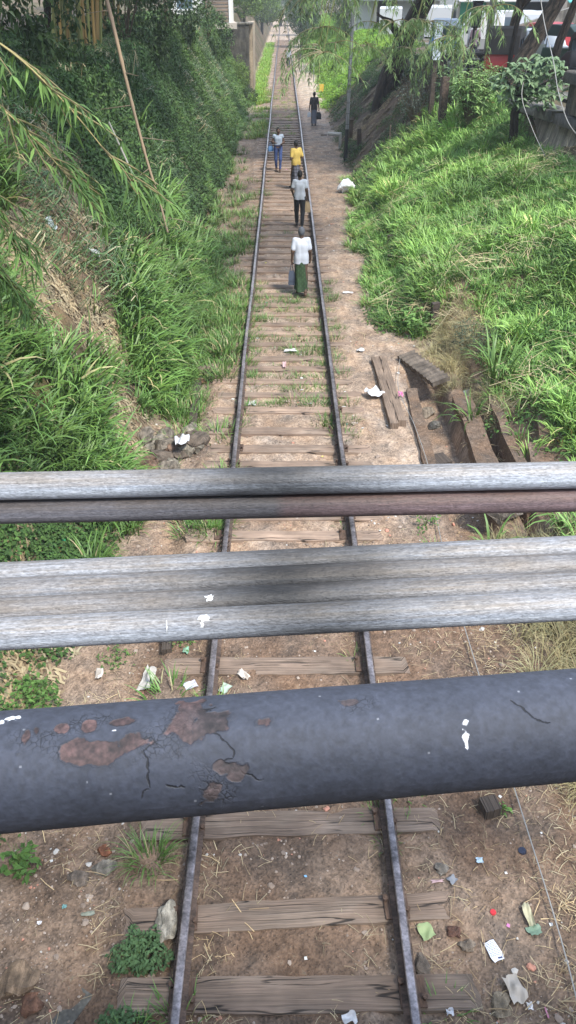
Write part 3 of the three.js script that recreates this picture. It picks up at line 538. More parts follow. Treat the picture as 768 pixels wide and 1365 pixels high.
// left bank: tall grass below, leafy creeper higher and farther, bare litter between
{
  const onL = (x, D) => leftFoot(D) - x;
  const P = (x, D) => litterPatch(D, bankH(x, D));
  const a = sow(9000, -6.5, -1.6, 5.2, 26, (x, D) => { const u = onL(x, D), h = bankH(x, D); if (u < -0.15 || h > 5.2) return 0; const n = fbm(x * 1.1 + D * 0.2, D * 0.8, 204, 3); if (D < 9 && h < 0.25) return 0; return clamp(sm(0.38, 0.52, n) * 1.0 - P(x, D) * 1.9) * sm(27, 19, D) * (D > 13.5 ? sm(2.1, 1.2, h) + 0.04 : 1) * (D > 10.3 && D < 12.8 && x > -2.5 ? 0 : 1) * (D < 8.5 ? 0.5 * sm(0.1, 0.5, u) : 1); }, 301);
  scatter('tall_grass', 'tall green grass covering the lower slope of the left bank', 'grass', tall, M.grass, a.map(([x, D, r]) => { const u = onL(x, D); return [x, D, (0.5 + 0.55 * r()) * (0.8 + 0.4 * fbm(x * 0.9, D * 0.9, 404, 2)) * (D < 9 ? 0.75 : 1) * (u < 0.4 ? 0.6 : 1) * (1 - 0.55 * P(x, D)), tint(r, 0.7, 1.3).map((q) => q * (0.55 + 0.9 * fbm(x * 0.8, D * 0.8, 414, 3))), 0.35]; }), 1);
  const b = sow(5200, -5.5, -1.45, 9.5, 62, (x, D) => { const u = onL(x, D); if (u < -0.5 || bankH(x, D) > 3) return 0; const n = fbm(x * 1.5, D * 0.9, 214, 3); if (D > 10.3 && D < 12.8 && x > -2.5) return 0; return u < 0 ? (D < 22 && D > 12.3 ? 0.35 * sm(0.4, 0.6, n) : 0.1) : clamp(sm(0.38, 0.55, n) - P(x, D) * 1.6) * 0.8; }, 302);
  scatter('short_grass', 'shorter grass along the foot of the left bank', 'grass', mid, M.grass, b.map(([x, D, r]) => [x, D, 0.6 + 0.7 * r(), tint(r, 0.75, 1.3), 0.4]), 2);
  const c = sow(15000, -8.5, -1.9, 15, 66, (x, D) => { const u = onL(x, D); if (u < 0.25) return 0; const h = bankH(x, D), n = fbm(x * 0.8, D * 0.5, 224, 3); if (h < 1.6 - (D - 16) * 0.09) return 0; return clamp(sm(0.26, 0.42, n) - P(x, D) * 0.7) * (D < 20 ? sm(14.5, 19, D) * sm(1.6, 2.6, h) : 1); }, 303);
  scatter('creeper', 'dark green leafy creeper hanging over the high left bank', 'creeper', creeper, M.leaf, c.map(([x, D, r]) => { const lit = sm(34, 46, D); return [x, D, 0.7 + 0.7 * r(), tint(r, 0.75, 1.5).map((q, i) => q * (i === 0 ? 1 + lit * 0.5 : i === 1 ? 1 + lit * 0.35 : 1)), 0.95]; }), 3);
  const d = sow(7000, -5.4, -2.0, 3, 40, (x, D) => onL(x, D) < 0.05 ? 0 : clamp(P(x, D) * 1.3), 304);
  scatter('leaf_litter', 'dry brown bamboo leaves strewn over bare patches of the left bank', 'leaf litter', bambooLitter, M.dry, d.map(([x, D, r]) => [x, D, 0.7 + 0.7 * r(), tint(r, 0.4, 0.85), 1, 0.01]), 4);
  const e = sow(1500, -4.2, -2.2, 4.3, 9.6, (x, D) => { const u = onL(x, D); if (u < 0.1) return 0; const n = fbm(x * 1.7, D * 1.3, 234, 3); return sm(0.5, 0.62, n) * 0.75; }, 305);
  scatter('ground_cover', 'small leafy weeds low on the left bank near the bridge', 'weeds', cover, M.leaf, e.map(([x, D, r]) => [x, D, 0.6 + 0.6 * r(), tint(r, 0.7, 1.1), 0.7]), 5);
  const hang = [81, 82, 83].map((s) => { const r = rng(s), m = new MB(); for (let k = 0; k < 26; k++) { const a = r() * 6.283, L = 0.6 + r() * 0.9, o = V((r() - 0.5) * 0.7, 0, (r() - 0.5) * 0.7), pts = []; for (let q = 0; q <= 5; q++) { const t = q / 5; pts.push(V(o.x + Math.cos(a) * 0.25 * Math.sqrt(t), 0.22 + 0.25 * t - L * t * t, o.z + Math.sin(a) * 0.25 * Math.sqrt(t))); } const cc = r() < 0.2 ? [0.26, 0.22, 0.13] : mix3([0.04, 0.075, 0.025], [0.075, 0.13, 0.05], r()); m.blade(pts, [0.005, 0.006, 0.006, 0.005, 0.004, 0.001], V(-Math.sin(a), 0, Math.cos(a)), cc, cc); } return m.geo(); });
  const f = sow(4200, -6.5, -2.6, 13, 58, (x, D) => { const h = bankH(x, D); return h > 1.6 && h < 5.6 ? 0.7 * sm(0.4, 0.6, fbm(x * 0.7, D * 0.35, 454, 3)) : 0; }, 306);
  scatter('hanging_grass', 'long thin grass trailing down the steep upper left bank', 'grass', hang, M.grass, f.map(([x, D, r]) => [x, D, 0.7 + 0.8 * r(), tint(r, 1.0, 2.2), 0.8]), 6);
}
// between and beside the rails
{
  const a = sow(8500, -2.0, 1.7, 2.5, 70, (x, D) => {
    const ax = Math.abs(x), byRail = ax > 0.6 && ax < 1.2 ? 1 : 0, n = fbm(x * 1.5 + 3, D * 0.8, 244, 3);
    if (D < 8.5) return x < -1.0 && x > -1.5 ? 0.05 * sm(0.5, 0.6, n) : byRail ? 0.03 : 0;
    if (D < 45 && ax < 1.36) { let near = 9; for (const q of sleeperD) near = Math.min(near, Math.abs(q - D)); if (near < (x < -0.95 ? 0.1 : 0.165)) return 0; }
    if (D > 8.5 && D < 10.2) return (x > 0.75 && x < 1.1 ? 0.5 : x < -1.0 && x > -1.45 ? 0.7 : 0);
    if (D < 20.5) { if (ax > 0.84 && ax < 0.9) return 0; return x > 1.25 ? 0 : x < -0.95 ? 1.0 * sm(0.34, 0.46, n) : byRail ? 0.95 * sm(10.8, 13, D) * sm(0.3, 0.45, n) : ax < 0.62 ? 0.5 * sm(12.2, 13.6, D) * sm(0.38, 0.55, n) : 0; }
    if (D > 45) return x < -1.0 ? 0.5 * sm(0.4, 0.55, n) : ax < 0.7 ? 0.1 : 0;
    return (x < -0.95 ? 0.5 : byRail && x < 0 ? 0.3 : 0.02) * sm(0.45, 0.6, n) * sm(36, 28, D);
  }, 311, 1.3);
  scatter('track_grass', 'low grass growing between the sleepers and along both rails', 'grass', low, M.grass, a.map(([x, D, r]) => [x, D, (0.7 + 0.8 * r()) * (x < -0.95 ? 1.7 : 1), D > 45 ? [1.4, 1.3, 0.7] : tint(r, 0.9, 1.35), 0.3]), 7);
  const s = sow(5200, -2.3, 3.3, 2.3, 26, (x, D) => {
    const n = fbm(x * 1.6, D * 1.2, 254, 3), inL = Math.exp(-(((x + 0.72) / 0.09) ** 2)), right = sm(0.95, 1.1, x) * (0.28 + sm(1.7, 2.4, x) * 0.8), sh = sm(26, 8, D);
    return clamp(inL * 0.9 + right * sm(0.34, 0.55, n) + 0.06 + (x < -1.4 ? 0.3 * sm(0.45, 0.6, n) : 0)) * (0.25 + 0.75 * sm(14, 6, D)) * sh * 0.6;
  }, 312, 1.8);
  scatter('straw', 'dry straw and dead grass stalks scattered on the bare earth', 'straw', straw, M.dry, s.map(([x, D, r]) => [x, D, 0.45 + 0.75 * r(), tint(r, 0.6, 1.1), 1, 0.004]), 8);
  const peb = [1, 2, 3, 4].map((k) => rock(1, 900 + k, 1, 0.6, 1, 1)); for (const g of peb) g.setAttribute('color', new THREE.Float32BufferAttribute(new Float32Array(g.attributes.position.count * 3).fill(1), 3));
  const p = sow(26000, -2.5, 2.9, 2.2, 40, (x, D) => { const n = fbm(x * 1.3 + 8, D * 1.1, 264, 3); return (x < -1.4 ? 0.95 : Math.abs(x) < 0.85 ? 0.5 : 0.45) * sm(0.36, 0.6, n); }, 313, 2.0);
  scatter('gravel', 'small stones and clods lying on the earth along the track', 'gravel', peb, M.plain, p.map(([x, D, r]) => { const k = r(), big = r() < 0.08 ? 2.2 : 1; return [x, D, (0.004 + 0.011 * k * k * k) * big * (D > 9 ? 1.6 : 1), r() < 0.06 ? [0.5, 0.24, 0.17] : r() < 0.06 ? [0.5, 0.47, 0.43] : mix3([0.2, 0.15, 0.115], [0.4, 0.32, 0.26], r()), 1, 0.002]; }), 9);
  const bit = [1, 2, 3].map((k) => { const m = new MB(), r = rng(k * 17); const v = [0, 1, 2, 3].map((q) => m.v(Math.cos(q * 1.57) * (0.6 + 0.5 * r()), 0.1 + 0.3 * r(), Math.sin(q * 1.57) * (0.5 + 0.5 * r()))); const c = m.v(0, 0.35, 0); for (let q = 0; q < 4; q++) m.tri(v[(q + 1) % 4], v[q], c); return m.geo(); });
  const l = sow(220, -2.6, 3.2, 2.3, 45, () => 0.9, 314, 1.4);
  scatter('litter_scraps', 'tiny scraps of paper and plastic strewn along the track', 'litter', bit, M.plain, l.map(([x, D, r]) => [x, D, (0.012 + 0.016 * r()) * (D > 10 ? 1.9 : 1), r() < 0.85 ? [0.6, 0.59, 0.56] : [[0.2, 0.4, 0.6], [0.6, 0.12, 0.12], [0.65, 0.55, 0.15], [0.12, 0.35, 0.3], [0.55, 0.2, 0.4]][Math.floor(r() * 5)], 1, 0.004]), 10);
}
// right bank
{
  const onR = (x, D) => x - rightFoot(D), bare = (x, D) => Math.exp(-(((x - 3.45) / 0.55) ** 2) - ((D - 15.2) / 1.4) ** 2) * 1.2 + (D < 14.4 && x < 3.75 ? 1 : 0) + (D > 9 && D < 12.6 ? Math.exp(-(((x - 4.0) / 0.35) ** 2)) * 0.9 : 0);
  const a = sow(11000, 2.0, 9.2, 7.6, 31, (x, D) => { const u = onR(x, D); if (u < 0.02 || x > wallX(D) - 0.1) return 0; const n = fbm(x * 0.9, D * 0.7, 274, 3); return clamp(sm(0.42, 0.62, n) * 1.0 - bare(x, D)) * 0.75; }, 321, 0.9);
  scatter('tall_grass', 'bright green tall grass on the gentle slope of the right bank', 'grass', tall, M.grass, a.map(([x, D, r]) => [x, D, (0.34 + 0.45 * r()) * (0.6 + 0.8 * fbm(x * 0.7, D * 0.6, 434, 2)) * (onR(x, D) < 0.8 ? 0.8 : 1.05) * (x > wallX(D) - 1.1 ? 0.5 : 1), tint(r, 1.5, 2.3).map((q, i) => i === 0 ? q * 1.1 : q).map((q) => q * (0.5 + 1.0 * fbm(x * 0.9, D * 0.7, 424, 3))), 0.3]), 11);
  const stalks = [91, 92, 93].map((s) => strawBits(s, 7, 0.5, 0.7, 0.006));
  const k2 = sow(900, 2.4, 8, 8, 32, (x, D) => onR(x, D) > 0.3 && x < wallX(D) ? 0.6 * sm(0.45, 0.65, fbm(x * 0.7, D * 0.5, 444, 3)) : 0, 328);
  scatter('dry_stalks', 'bent tan stalks lying in the grass of the right bank', 'stalks', stalks, M.dry, k2.map(([x, D, r]) => [x, D, 0.7 + 0.6 * r(), tint(r, 1.0, 1.6), 0.8, 0.22 + 0.1 * r()]), 18);
  const b = sow(12000, 1.9, 9.2, 7.6, 34, (x, D) => { const u = onR(x, D); if (u < -0.45 || x > wallX(D) - 0.05) return 0; if (u < 0) return D < 14.5 && D > 9 ? 0 : 0.4 * sm(0.5, 0.65, fbm(x * 2.5, D * 1.5, 464, 3)) * sm(-0.45, -0.1, u); return clamp(0.75 - bare(x, D)) * (D > 30 ? 0.3 : 1); }, 322, 0.9);
  scatter('short_grass', 'shorter bright grass filling the slope of the right bank', 'grass', mid, M.grass, b.map(([x, D, r]) => [x, D, 0.5 + 0.6 * r(), tint(r, 1.45, 2.2).map((q, i) => (i === 0 ? 1.02 : 1) * q * (0.5 + 1.0 * fbm(x * 0.9, D * 0.7, 424, 3))), 0.4]), 12);
  const c = sow(9000, 2.0, 9.0, 7.8, 60, (x, D) => { const u = onR(x, D); if (u < 0 || (D < 29.5 && x > wallX(D))) return 0; const n = fbm(x * 0.8 + 20, D * 0.6, 284, 3); const far = D > 31 && D < 58; return clamp(sm(0.44, 0.6, n) * (far ? 0.55 : 1) - bare(x, D)); }, 323);
  scatter('ground_cover', 'small leafy weeds growing through the grass of the right bank', 'weeds', cover, M.leaf, c.map(([x, D, r]) => [x, D, 0.8 + 0.6 * r(), tint(r, D > 31 ? 0.35 : 1.1, D > 31 ? 1.1 : 1.7), 0.7]), 13);
  const d = sow(1500, 2.5, 4.6, 3.2, 17.5, (x, D) => { const m = Math.exp(-(((x - 3.3) / 0.4) ** 2) - ((D - 15.2) / 1.3) ** 2) * 1.2 + (D < 8.6 && x > 2.6 ? sm(2.5, 3.0, x) * 0.7 : 0) + Math.exp(-(((x - 3.7) / 0.25) ** 2) - ((D - 12.9) / 0.7) ** 2) * 0.8; return clamp(m); }, 324);
  scatter('dry_grass', 'pale dry grass hanging over the broken edge of the right bank', 'grass', dryTuft, M.dry, d.map(([x, D, r]) => [x, D, (D > 10 ? 0.4 : 0.55) + 0.6 * r(), tint(r, D > 10 ? 0.9 : 0.7, D > 10 ? 1.5 : 1.1), 1]), 14);
  const e = sow(2600, 2.0, 6.5, 30, 62, (x, D) => { const u = onR(x, D); return u > 0 && u < 4 ? 0.35 : 0; }, 325);
  scatter('leaf_litter', 'dead leaves and stalks on the shaded slope under the trees', 'leaf litter', bambooLitter, M.dry, e.map(([x, D, r]) => [x, D, 0.8 + 0.6 * r(), tint(r, 0.2, 0.6), 1, 0.01]), 15);
  const f = sow(4200, 2.4, 8.5, 56, 150, (x, D) => { const u = onR(x, D); return u > 0 && u < 5.5 ? 0.8 : 0; }, 326);
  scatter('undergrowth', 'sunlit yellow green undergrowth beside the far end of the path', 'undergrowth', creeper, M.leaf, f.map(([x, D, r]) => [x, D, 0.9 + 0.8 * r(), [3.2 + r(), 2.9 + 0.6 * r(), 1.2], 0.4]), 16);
  const g = sow(900, -2.6, -1.5, 60, 140, () => 0.8, 327);
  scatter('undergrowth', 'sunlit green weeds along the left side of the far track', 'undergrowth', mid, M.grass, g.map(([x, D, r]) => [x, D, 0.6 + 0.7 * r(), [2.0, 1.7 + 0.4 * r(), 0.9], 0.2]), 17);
}
// single weeds that stand apart on the bare ground
const leafyWeed = (seed, rad, n, size, c0, c1, rise = 0.22) => { const a = leafPatch(seed, n, rad, size, rise, c0, c1, 0.5, 0.1); return a; };
function stems(seed, n, h, spread, rad = 0.004, c = [0.13, 0.2, 0.06]) { const r = rng(seed), m = new MB(); for (let k = 0; k < n; k++) { const a = r() * 6.283, l = spread * r(); m.tube([V(0, -0.03, 0), V(Math.cos(a) * l * 0.5, h * 0.5, Math.sin(a) * l * 0.5), V(Math.cos(a) * l, h * (0.7 + 0.3 * r()), Math.sin(a) * l)], [rad, rad * 0.8, rad * 0.4], 4, c, false); } return m.geo(); }
function weed(label, x, D, seed, rad, n, size, rise, c0 = [0.07, 0.15, 0.03], c1 = [0.14, 0.27, 0.06]) {
  const t = thing('leafy_weed', label, 'plant', x, landY(x, D), -D); part('stem', stems(seed, 7, rise, rad * 0.8), M.plain, t); part('foliage', leafyWeed(seed + 1, rad, n, size, c0, c1, rise), M.leaf, t); return t;
}
function tussock(label, x, D, seed, n, len, w, rad, droop, k = 1, dry = 0.05) { const g = grassTuft(seed, n, len, w, rad, droop, dry); const m = solo('grass_tussock', g, M.grass, label, 'grass', x, landY(x, D), -D); m.scale.setScalar(k); return m; }
weed('leafy green weed on bare earth at the left edge, just below the tar pipe', -2.38, 4.0, 1001, 0.2, 90, 0.085, 0.28);
weed('dense small leaved weed between two sleeper ends left of the rail', -1.2, 3.2, 1003, 0.2, 900, 0.042, 0.15, [0.06, 0.12, 0.045], [0.11, 0.2, 0.08]);
weed('small leaved weed at the bottom edge beside the lowest left sleeper end', -1.25, 2.66, 1005, 0.17, 600, 0.042, 0.12, [0.06, 0.12, 0.045], [0.11, 0.2, 0.08]);
weed('broad bushy weed at the left edge, just above the tar pipe', -2.85, 5.85, 1007, 0.42, 520, 0.07, 0.32);
weed('little bright weed standing by the tar pipe under the dry grass', 2.9, 6.0, 1009, 0.12, 26, 0.07, 0.12, [0.12, 0.26, 0.05], [0.2, 0.4, 0.08]);
weed('tiny bright sprout on the stony earth below the right end of the tar pipe', 1.95, 4.5, 1011, 0.07, 14, 0.06, 0.08, [0.14, 0.3, 0.06], [0.2, 0.4, 0.08]);
weed('small green weed seen above the grey pipe bundle on the right', 1.95, 9.15, 1013, 0.22, 60, 0.06, 0.2);
weed('leafy weed beside the rail end of the timber, under the pipe bundle', -1.28, 6.75, 1015, 0.15, 70, 0.05, 0.16);
weed('creeping weed on brown straw left of the pipe bundle end', -2.0, 6.6, 1017, 0.22, 90, 0.05, 0.12);
tussock('thick grass tuft left of the rail, just below the tar pipe', -1.25, 4.0, 1021, 120, 0.36, 0.008, 0.14, 0.6);
tussock('broad bladed grass plant right, between the brown pipe and the grey bundle', 2.75, 8.6, 1022, 16, 0.75, 0.045, 0.06, 0.75, 1);
tussock('long bladed grass at the right edge between the brown pipe and the bundle', 3.75, 8.75, 1023, 22, 0.95, 0.04, 0.12, 0.7, 1);
tussock('wide bladed grass clump overhanging the gully of the right bank', 3.95, 13.6, 1024, 60, 1.05, 0.045, 0.3, 0.6, 1, 0.02);
tussock('drooping grass clump on the left bank just above the grey pipe bundle', -2.62, 8.1, 1025, 70, 0.75, 0.022, 0.16, 0.6);
tussock('loose grass tuft in the middle of the drain beside the wire', 1.95, 8.5, 1026, 20, 0.3, 0.012, 0.08, 0.6);
{ const g = tussock('bunch of fresh blades drooping into the dark slot of the right bank', 3.25, 12.4, 1027, 24, 0.8, 0.028, 0.12, 0.8); g.rotation.z = 0.3; }
weed('round leaved plant by the stub post at the gully head', 3.05, 16.7, 1031, 0.6, 420, 0.12, 0.35, [0.15, 0.3, 0.07], [0.26, 0.46, 0.12]);
weed('dark small leaved bush on the straw mound above the gully', 3.7, 14.8, 1033, 0.5, 900, 0.05, 0.6, [0.04, 0.065, 0.035], [0.1, 0.15, 0.08]);

// ---------------------------------------------------------------- bamboo and trees
function spray(m, r, o, d, len, leafL, leafW, every, c0, c1, twig = true) {   // a drooping twig with fans of narrow leaves
  const pts = []; let p = o.clone(), q = d.clone().normalize();
  const n = Math.max(4, Math.round(len / every));
  for (let k = 0; k <= n; k++) {
    pts.push(p.clone());
    if (k > 0) {
      const cnt = 3 + Math.floor(r() * 4);
      for (let j = 0; j < cnt; j++) {
        const a = r() * 6.283, dd = V(q.x * 0.5 + Math.cos(a) * 0.7, -0.15 - r() * 0.75, q.z * 0.5 + Math.sin(a) * 0.7).normalize(), L = leafL * (0.55 + 0.7 * r());
        m.leaf(p, dd, V((r() - 0.5) * 0.9, 1, (r() - 0.5) * 0.9).normalize(), L, leafW * (0.7 + 0.5 * r()), mix3(c0, c1, r() ** 1.3), 0.35);
      }
    }
    p = p.clone().addScaledVector(q, every); q.y -= 0.09 + 0.06 * r(); q.x += (r() - 0.5) * 0.2; q.z += (r() - 0.5) * 0.2; q.normalize();
  }
  if (twig) m.tube(pts, pts.map((_, k) => 0.008 * (1 - k / pts.length) + 0.002), 3, [0.3, 0.25, 0.12], false);
}
function culmPts(b, lean, h, arc, az) { const pts = []; for (let k = 0; k <= 14; k++) { const t = k / 14, out = lean * t + arc * t * t * t; pts.push(V(b.x + Math.cos(az) * out, b.y + h * (t - 0.28 * t * t * t * (arc / h)), b.z + Math.sin(az) * out)); } return pts; }
function bambooClump(label, x, y, z, seed, culms, sprays, colr, aim) {
  const t = thing('bamboo_clump', label, 'bamboo', x, y, z, 0, 'bamboo clumps on top of the banks'), r = rng(seed), m = new MB();
  for (let k = 0; k < culms; k++) {
    const az = aim ? aim[0] + (r() - 0.5) * aim[1] : r() * 6.283, h = 7.5 + r() * 3.5, pts = culmPts(V((r() - 0.5) * 1.3, -0.3, (r() - 0.5) * 1.3), 0.5 + r() * 0.9, h, 1.5 + r() * 4.2, az), cm = new MB(), dead = r() < 0.4, c = dead ? [0.36, 0.23, 0.08] : [0.19, 0.2, 0.06];
    cm.tube(pts, pts.map((_, i) => 0.045 * (1 - i / 16)), 7, (xx, yy, zz, q) => { const node = Math.abs(((q * 22) % 1) - 0.5) > 0.44 ? 0.6 : 1; return c.map((v) => v * node); }, false);
    part('culm', cm.geo(), M.culm, t);
    for (let j = 0; j < sprays; j++) { const q = pts[4 + Math.floor(r() * 10.9)], a = r() * 6.283; spray(m, r, q, V(Math.cos(a), 0.1 + 0.3 * r(), Math.sin(a)), 1.0 + r() * 1.4, 0.22, 0.026, 0.16, colr[0], colr[1]); }
  }
  part('foliage', m.geo(), M.leaf, t); return t;
}
const BG = [[0.05, 0.1, 0.03], [0.11, 0.2, 0.05]];
bambooClump('clump of orange and green bamboo culms at the top left edge of the bank', -6.6, 4.7, -15, 2001, 18, 18, BG, [0.1, 2.4]);
bambooClump('bamboo clump with tan culms behind the long bare hanging culm', -6.0, 4.75, -26, 2002, 26, 18, BG, [0.1, 2.6]);
bambooClump('dense bamboo clump on the left bank top beyond the hanging culm', -7.2, 4.8, -36, 2003, 18, 18, BG, [0.1, 2.6]);

{ // the long bare culm that hangs down the left bank
  const t = thing('fallen_bamboo', 'long bare brown bamboo culm hanging down across the left bank', 'bamboo', 0, 0, 0), m = new MB();
  const pts = [[-4.25, 6.9, -20.9], [-4.02, 6.25, -20.6], [-3.86, 5.6, -20.4], [-3.66, 4.7, -20.1], [-3.45, 3.8, -19.8], [-3.2, 2.9, -19.4], [-2.95, 2.2, -19.0], [-2.75, 1.55, -18.6]].map((p) => V(...p));
  const cv = new THREE.CatmullRomCurve3(pts).getPoints(60); m.tube(cv, cv.map((_, k) => (0.052 - 0.03 * k / 60) * (k % 8 === 0 ? 1.25 : 1)), 7, (x, y, z, q) => mix3([0.3, 0.22, 0.14], [0.2, 0.15, 0.11], vnoise(q * 14, 2, 3))); part('culm', m.geo(), M.plain, t);
  for (let k = 0; k < 9; k++) { const q = cv[8 + k * 6], a = k * 2.4, L = 0.5 + 0.5 * hash(k, 3, 1); part('twig', bar([q.x, q.y, q.z], [q.x + Math.cos(a) * L, q.y - 0.25 * L + 0.1, q.z + Math.sin(a) * L * 0.6], 0.012, 4, 0.004), paint(0.22, 0.17, 0.12), t); }
}
{ // roots over the washed-out hollow, and the pale stick on the slope
  const t = thing('exposed_roots', 'bundle of brown roots hanging over the washed out hollow of the left bank', 'roots', 0, 0, 0), r = rng(88);
  for (let k = 0; k < 13; k++) { const D = 14.2 + r() * 1.4, x0 = leftFoot(D) - 2.15 + (r() - 0.5) * 0.3, pts = []; let x = x0, d = D; const y0 = landY(x, D); for (let q = 0; q < 7; q++) { pts.push(V(x + r() * 0.06, Math.max(landY(x, d) + 0.03 + 0.05 * r(), 0), -d)); x += 0.07 + r() * 0.09; d += (r() - 0.35) * 0.34; } const m = new MB(); m.tube(pts, pts.map((_, i) => 0.018 * (1 - i / 9)), 4, mix3([0.22, 0.16, 0.11], [0.34, 0.28, 0.2], r()), false); part('root', m.geo(), M.plain, t); }
  const s = thing('dead_stick', 'pale dead stick lying down the creeper of the left bank', 'stick', 0, 0, 0), m = new MB(); m.tube([V(-3.75, 3.9, -18.2), V(-3.4, 3.2, -17.9), V(-3.15, 2.55, -17.7)], [0.022, 0.02, 0.012], 6, [0.4, 0.38, 0.33]); part('stem', m.geo(), M.plain, s);
}
{ // near branches of bamboo that reach in from the left edge
  const near = (label, pts, seed, L, every, wide) => {
    const t = thing('bamboo_branch', label, 'bamboo', 0, 0, 0), r = rng(seed), cv = new THREE.CatmullRomCurve3(pts.map((p) => V(...p))).getPoints(30), s = new MB(), m = new MB();
    s.tube(cv, cv.map((_, k) => 0.011 * (1 - k / 36)), 5, [0.34, 0.28, 0.12]); part('stem', s.geo(), M.plain, t);
    for (let k = 3; k < 31; k += 1) { const q = cv[k], tw = r() < 0.72; if (tw) spray(m, r, q, V(0.3 + r() * 0.5, -0.25 - r() * 0.5, (r() - 0.5) * 1.2), wide * (0.4 + r()), L, 0.022, every, [0.08, 0.16, 0.04], [0.2, 0.34, 0.08]); }
    part('foliage', m.geo(), M.leaf, t);
  };
  near('long bamboo branch with narrow leaves reaching in at the top left', [[-3.4, 6.5, -6.2], [-2.6, 6.1, -6.4], [-2.1, 5.85, -6.5], [-1.72, 5.5, -6.5], [-1.42, 5.12, -6.5], [-1.2, 4.82, -6.45]], 2101, 0.2, 0.11, 0.22);
  near('second bamboo branch with drooping leaves below the long one at left', [[-3.5, 6.1, -6.5], [-2.7, 5.75, -6.6], [-2.2, 5.4, -6.65], [-1.9, 5.1, -6.6], [-1.75, 4.9, -6.6]], 2102, 0.19, 0.1, 0.3);
  near('thick leafy bamboo branch drooping at the left edge above the litter', [[-4.0, 5.6, -7.2], [-3.2, 5.15, -7.2], [-2.85, 4.8, -7.2], [-2.6, 4.5, -7.2], [-2.42, 4.25, -7.2]], 2103, 0.22, 0.09, 0.5);
  near('lowest bamboo branch trailing at the left edge over the grass', [[-4.2, 5.2, -7.6], [-3.5, 4.75, -7.6], [-3.2, 4.4, -7.6], [-3.0, 4.1, -7.6], [-2.9, 3.85, -7.6]], 2104, 0.22, 0.09, 0.5);
}
{ // bamboo arching over from the right and hanging in front of the pole
  const t = thing('bamboo_clump', 'pale green bamboo arching from the right and hanging over path and pole', 'bamboo', 10.2, 3.2, -19, 0, 'bamboo clumps on top of the banks'), r = rng(2201), m = new MB(), base = V(10.2, 3.2, -19);
  for (let k = 0; k < 15; k++) {
    const end = V(0.5 + r() * 3.3, 5.0 + r() * 1.0, -16.5 - r() * 7).sub(base), b = V((r() - 0.5) * 1.2, -0.2, (r() - 0.5) * 1.2), top = V(b.x * 0.6 + end.x * 0.42, 8.2 + r() * 1.4, end.z * 0.45);
    const cv = new THREE.QuadraticBezierCurve3(b, V(top.x * 0.25, top.y * 1.05, top.z * 0.2), top).getPoints(10).concat(new THREE.QuadraticBezierCurve3(top, V(end.x * 0.85, top.y * 0.98, end.z * 0.85), end).getPoints(10).slice(1)), cm = new MB();
    cm.tube(cv, cv.map((_, i) => 0.04 * (1 - i / 22) + 0.003), 6, [0.2, 0.21, 0.07], false); part('culm', cm.geo(), M.culm, t);
    for (let j = 0; j < 40; j++) { const q = cv[11 + Math.floor(Math.sqrt(r()) * 9.9)], a = r() * 6.283; spray(m, r, q, V(Math.cos(a) - 0.1, 0.35 - 0.7 * r(), Math.sin(a)), 0.45 + r() * 0.8, 0.17, 0.021, 0.085, [0.13, 0.21, 0.08], [0.32, 0.46, 0.17]); }
  }
  part('foliage', m.geo(), M.leaf, t);
}
{ // dark twigs that hang in front of the far end of the line
  const t = thing('tree_branch', 'dark drooping branch hanging above the far end of the track', 'branch', 0, 0, 0), r = rng(2301), s = new MB(), m = new MB();
  for (let k = 0; k < 3; k++) { const cv = new THREE.CatmullRomCurve3([V(5.5, 9.5, -31 - k), V(3.4, 8.2, -29.5 - k), V(1.6 - k * 0.2, 6.9, -28.5 - k * 0.8), V(0.9 - k * 0.5, 6.0 - 0.15 * k, -28 - k * 0.8)]).getPoints(20); s.tube(cv, cv.map((_, i) => 0.03 * (1 - i / 22) + 0.004), 5, [0.14, 0.11, 0.08], false); for (let j = 0; j < 16; j++) { const a = r() * 6.283; spray(m, r, cv[10 + Math.floor(r() * 10.9)], V(Math.cos(a) * 0.8, -0.3 - 0.4 * r(), Math.sin(a)), 0.4 + r() * 0.9, 0.2, 0.03, 0.16, [0.05, 0.085, 0.035], [0.12, 0.18, 0.07]); } }
  part('stem', s.geo(), M.plain, t); part('foliage', m.geo(), M.leaf, t);
}
function crown(seed, clumps, per, rx, ry, rz, L, W, c0, c1, hollow = 0.45) {       // leaf clumps spread through an uneven volume
  const r = rng(seed), m = new MB();
  for (let k = 0; k < clumps; k++) {
    let d = V(r() - 0.5, r() - 0.5, r() - 0.5).normalize(); const q = hollow + (1 - hollow) * Math.cbrt(r()), lump = 0.72 + 0.5 * vnoise(d.x * 2.4 + seed, d.y * 2.4 + d.z * 1.7, 5), o = V(d.x * rx * q * lump, d.y * ry * q * lump, d.z * rz * q * lump), tone = 0.6 + 0.6 * r();
    for (let j = 0; j < per; j++) { const e = V(r() - 0.5, r() - 0.62, r() - 0.5).normalize(), s = L * (0.6 + 0.7 * r()); m.leaf(o.clone().addScaledVector(e, s * 0.5 * r()).add(V((r() - 0.5) * L * 2, (r() - 0.5) * L * 1.6, (r() - 0.5) * L * 2)), e, V((r() - 0.5), 1, (r() - 0.5)).normalize(), s, W * (0.7 + 0.6 * r()), mix3(c0, c1, r()).map((v) => v * tone), 0.3); }
  }
  return m.geo();
}
const crownG = { dark: crown(1, 620, 9, 1, 1, 1, 0.085, 0.045, [0.035, 0.07, 0.022], [0.08, 0.14, 0.04]), mid: crown(2, 620, 9, 1, 1, 1, 0.09, 0.045, [0.05, 0.1, 0.028], [0.12, 0.21, 0.055]), light: crown(3, 560, 9, 1, 1, 1, 0.1, 0.055, [0.12, 0.21, 0.04], [0.26, 0.38, 0.08]), grey: crown(4, 620, 10, 1, 1, 1, 0.08, 0.026, [0.1, 0.14, 0.09], [0.19, 0.25, 0.16]) };
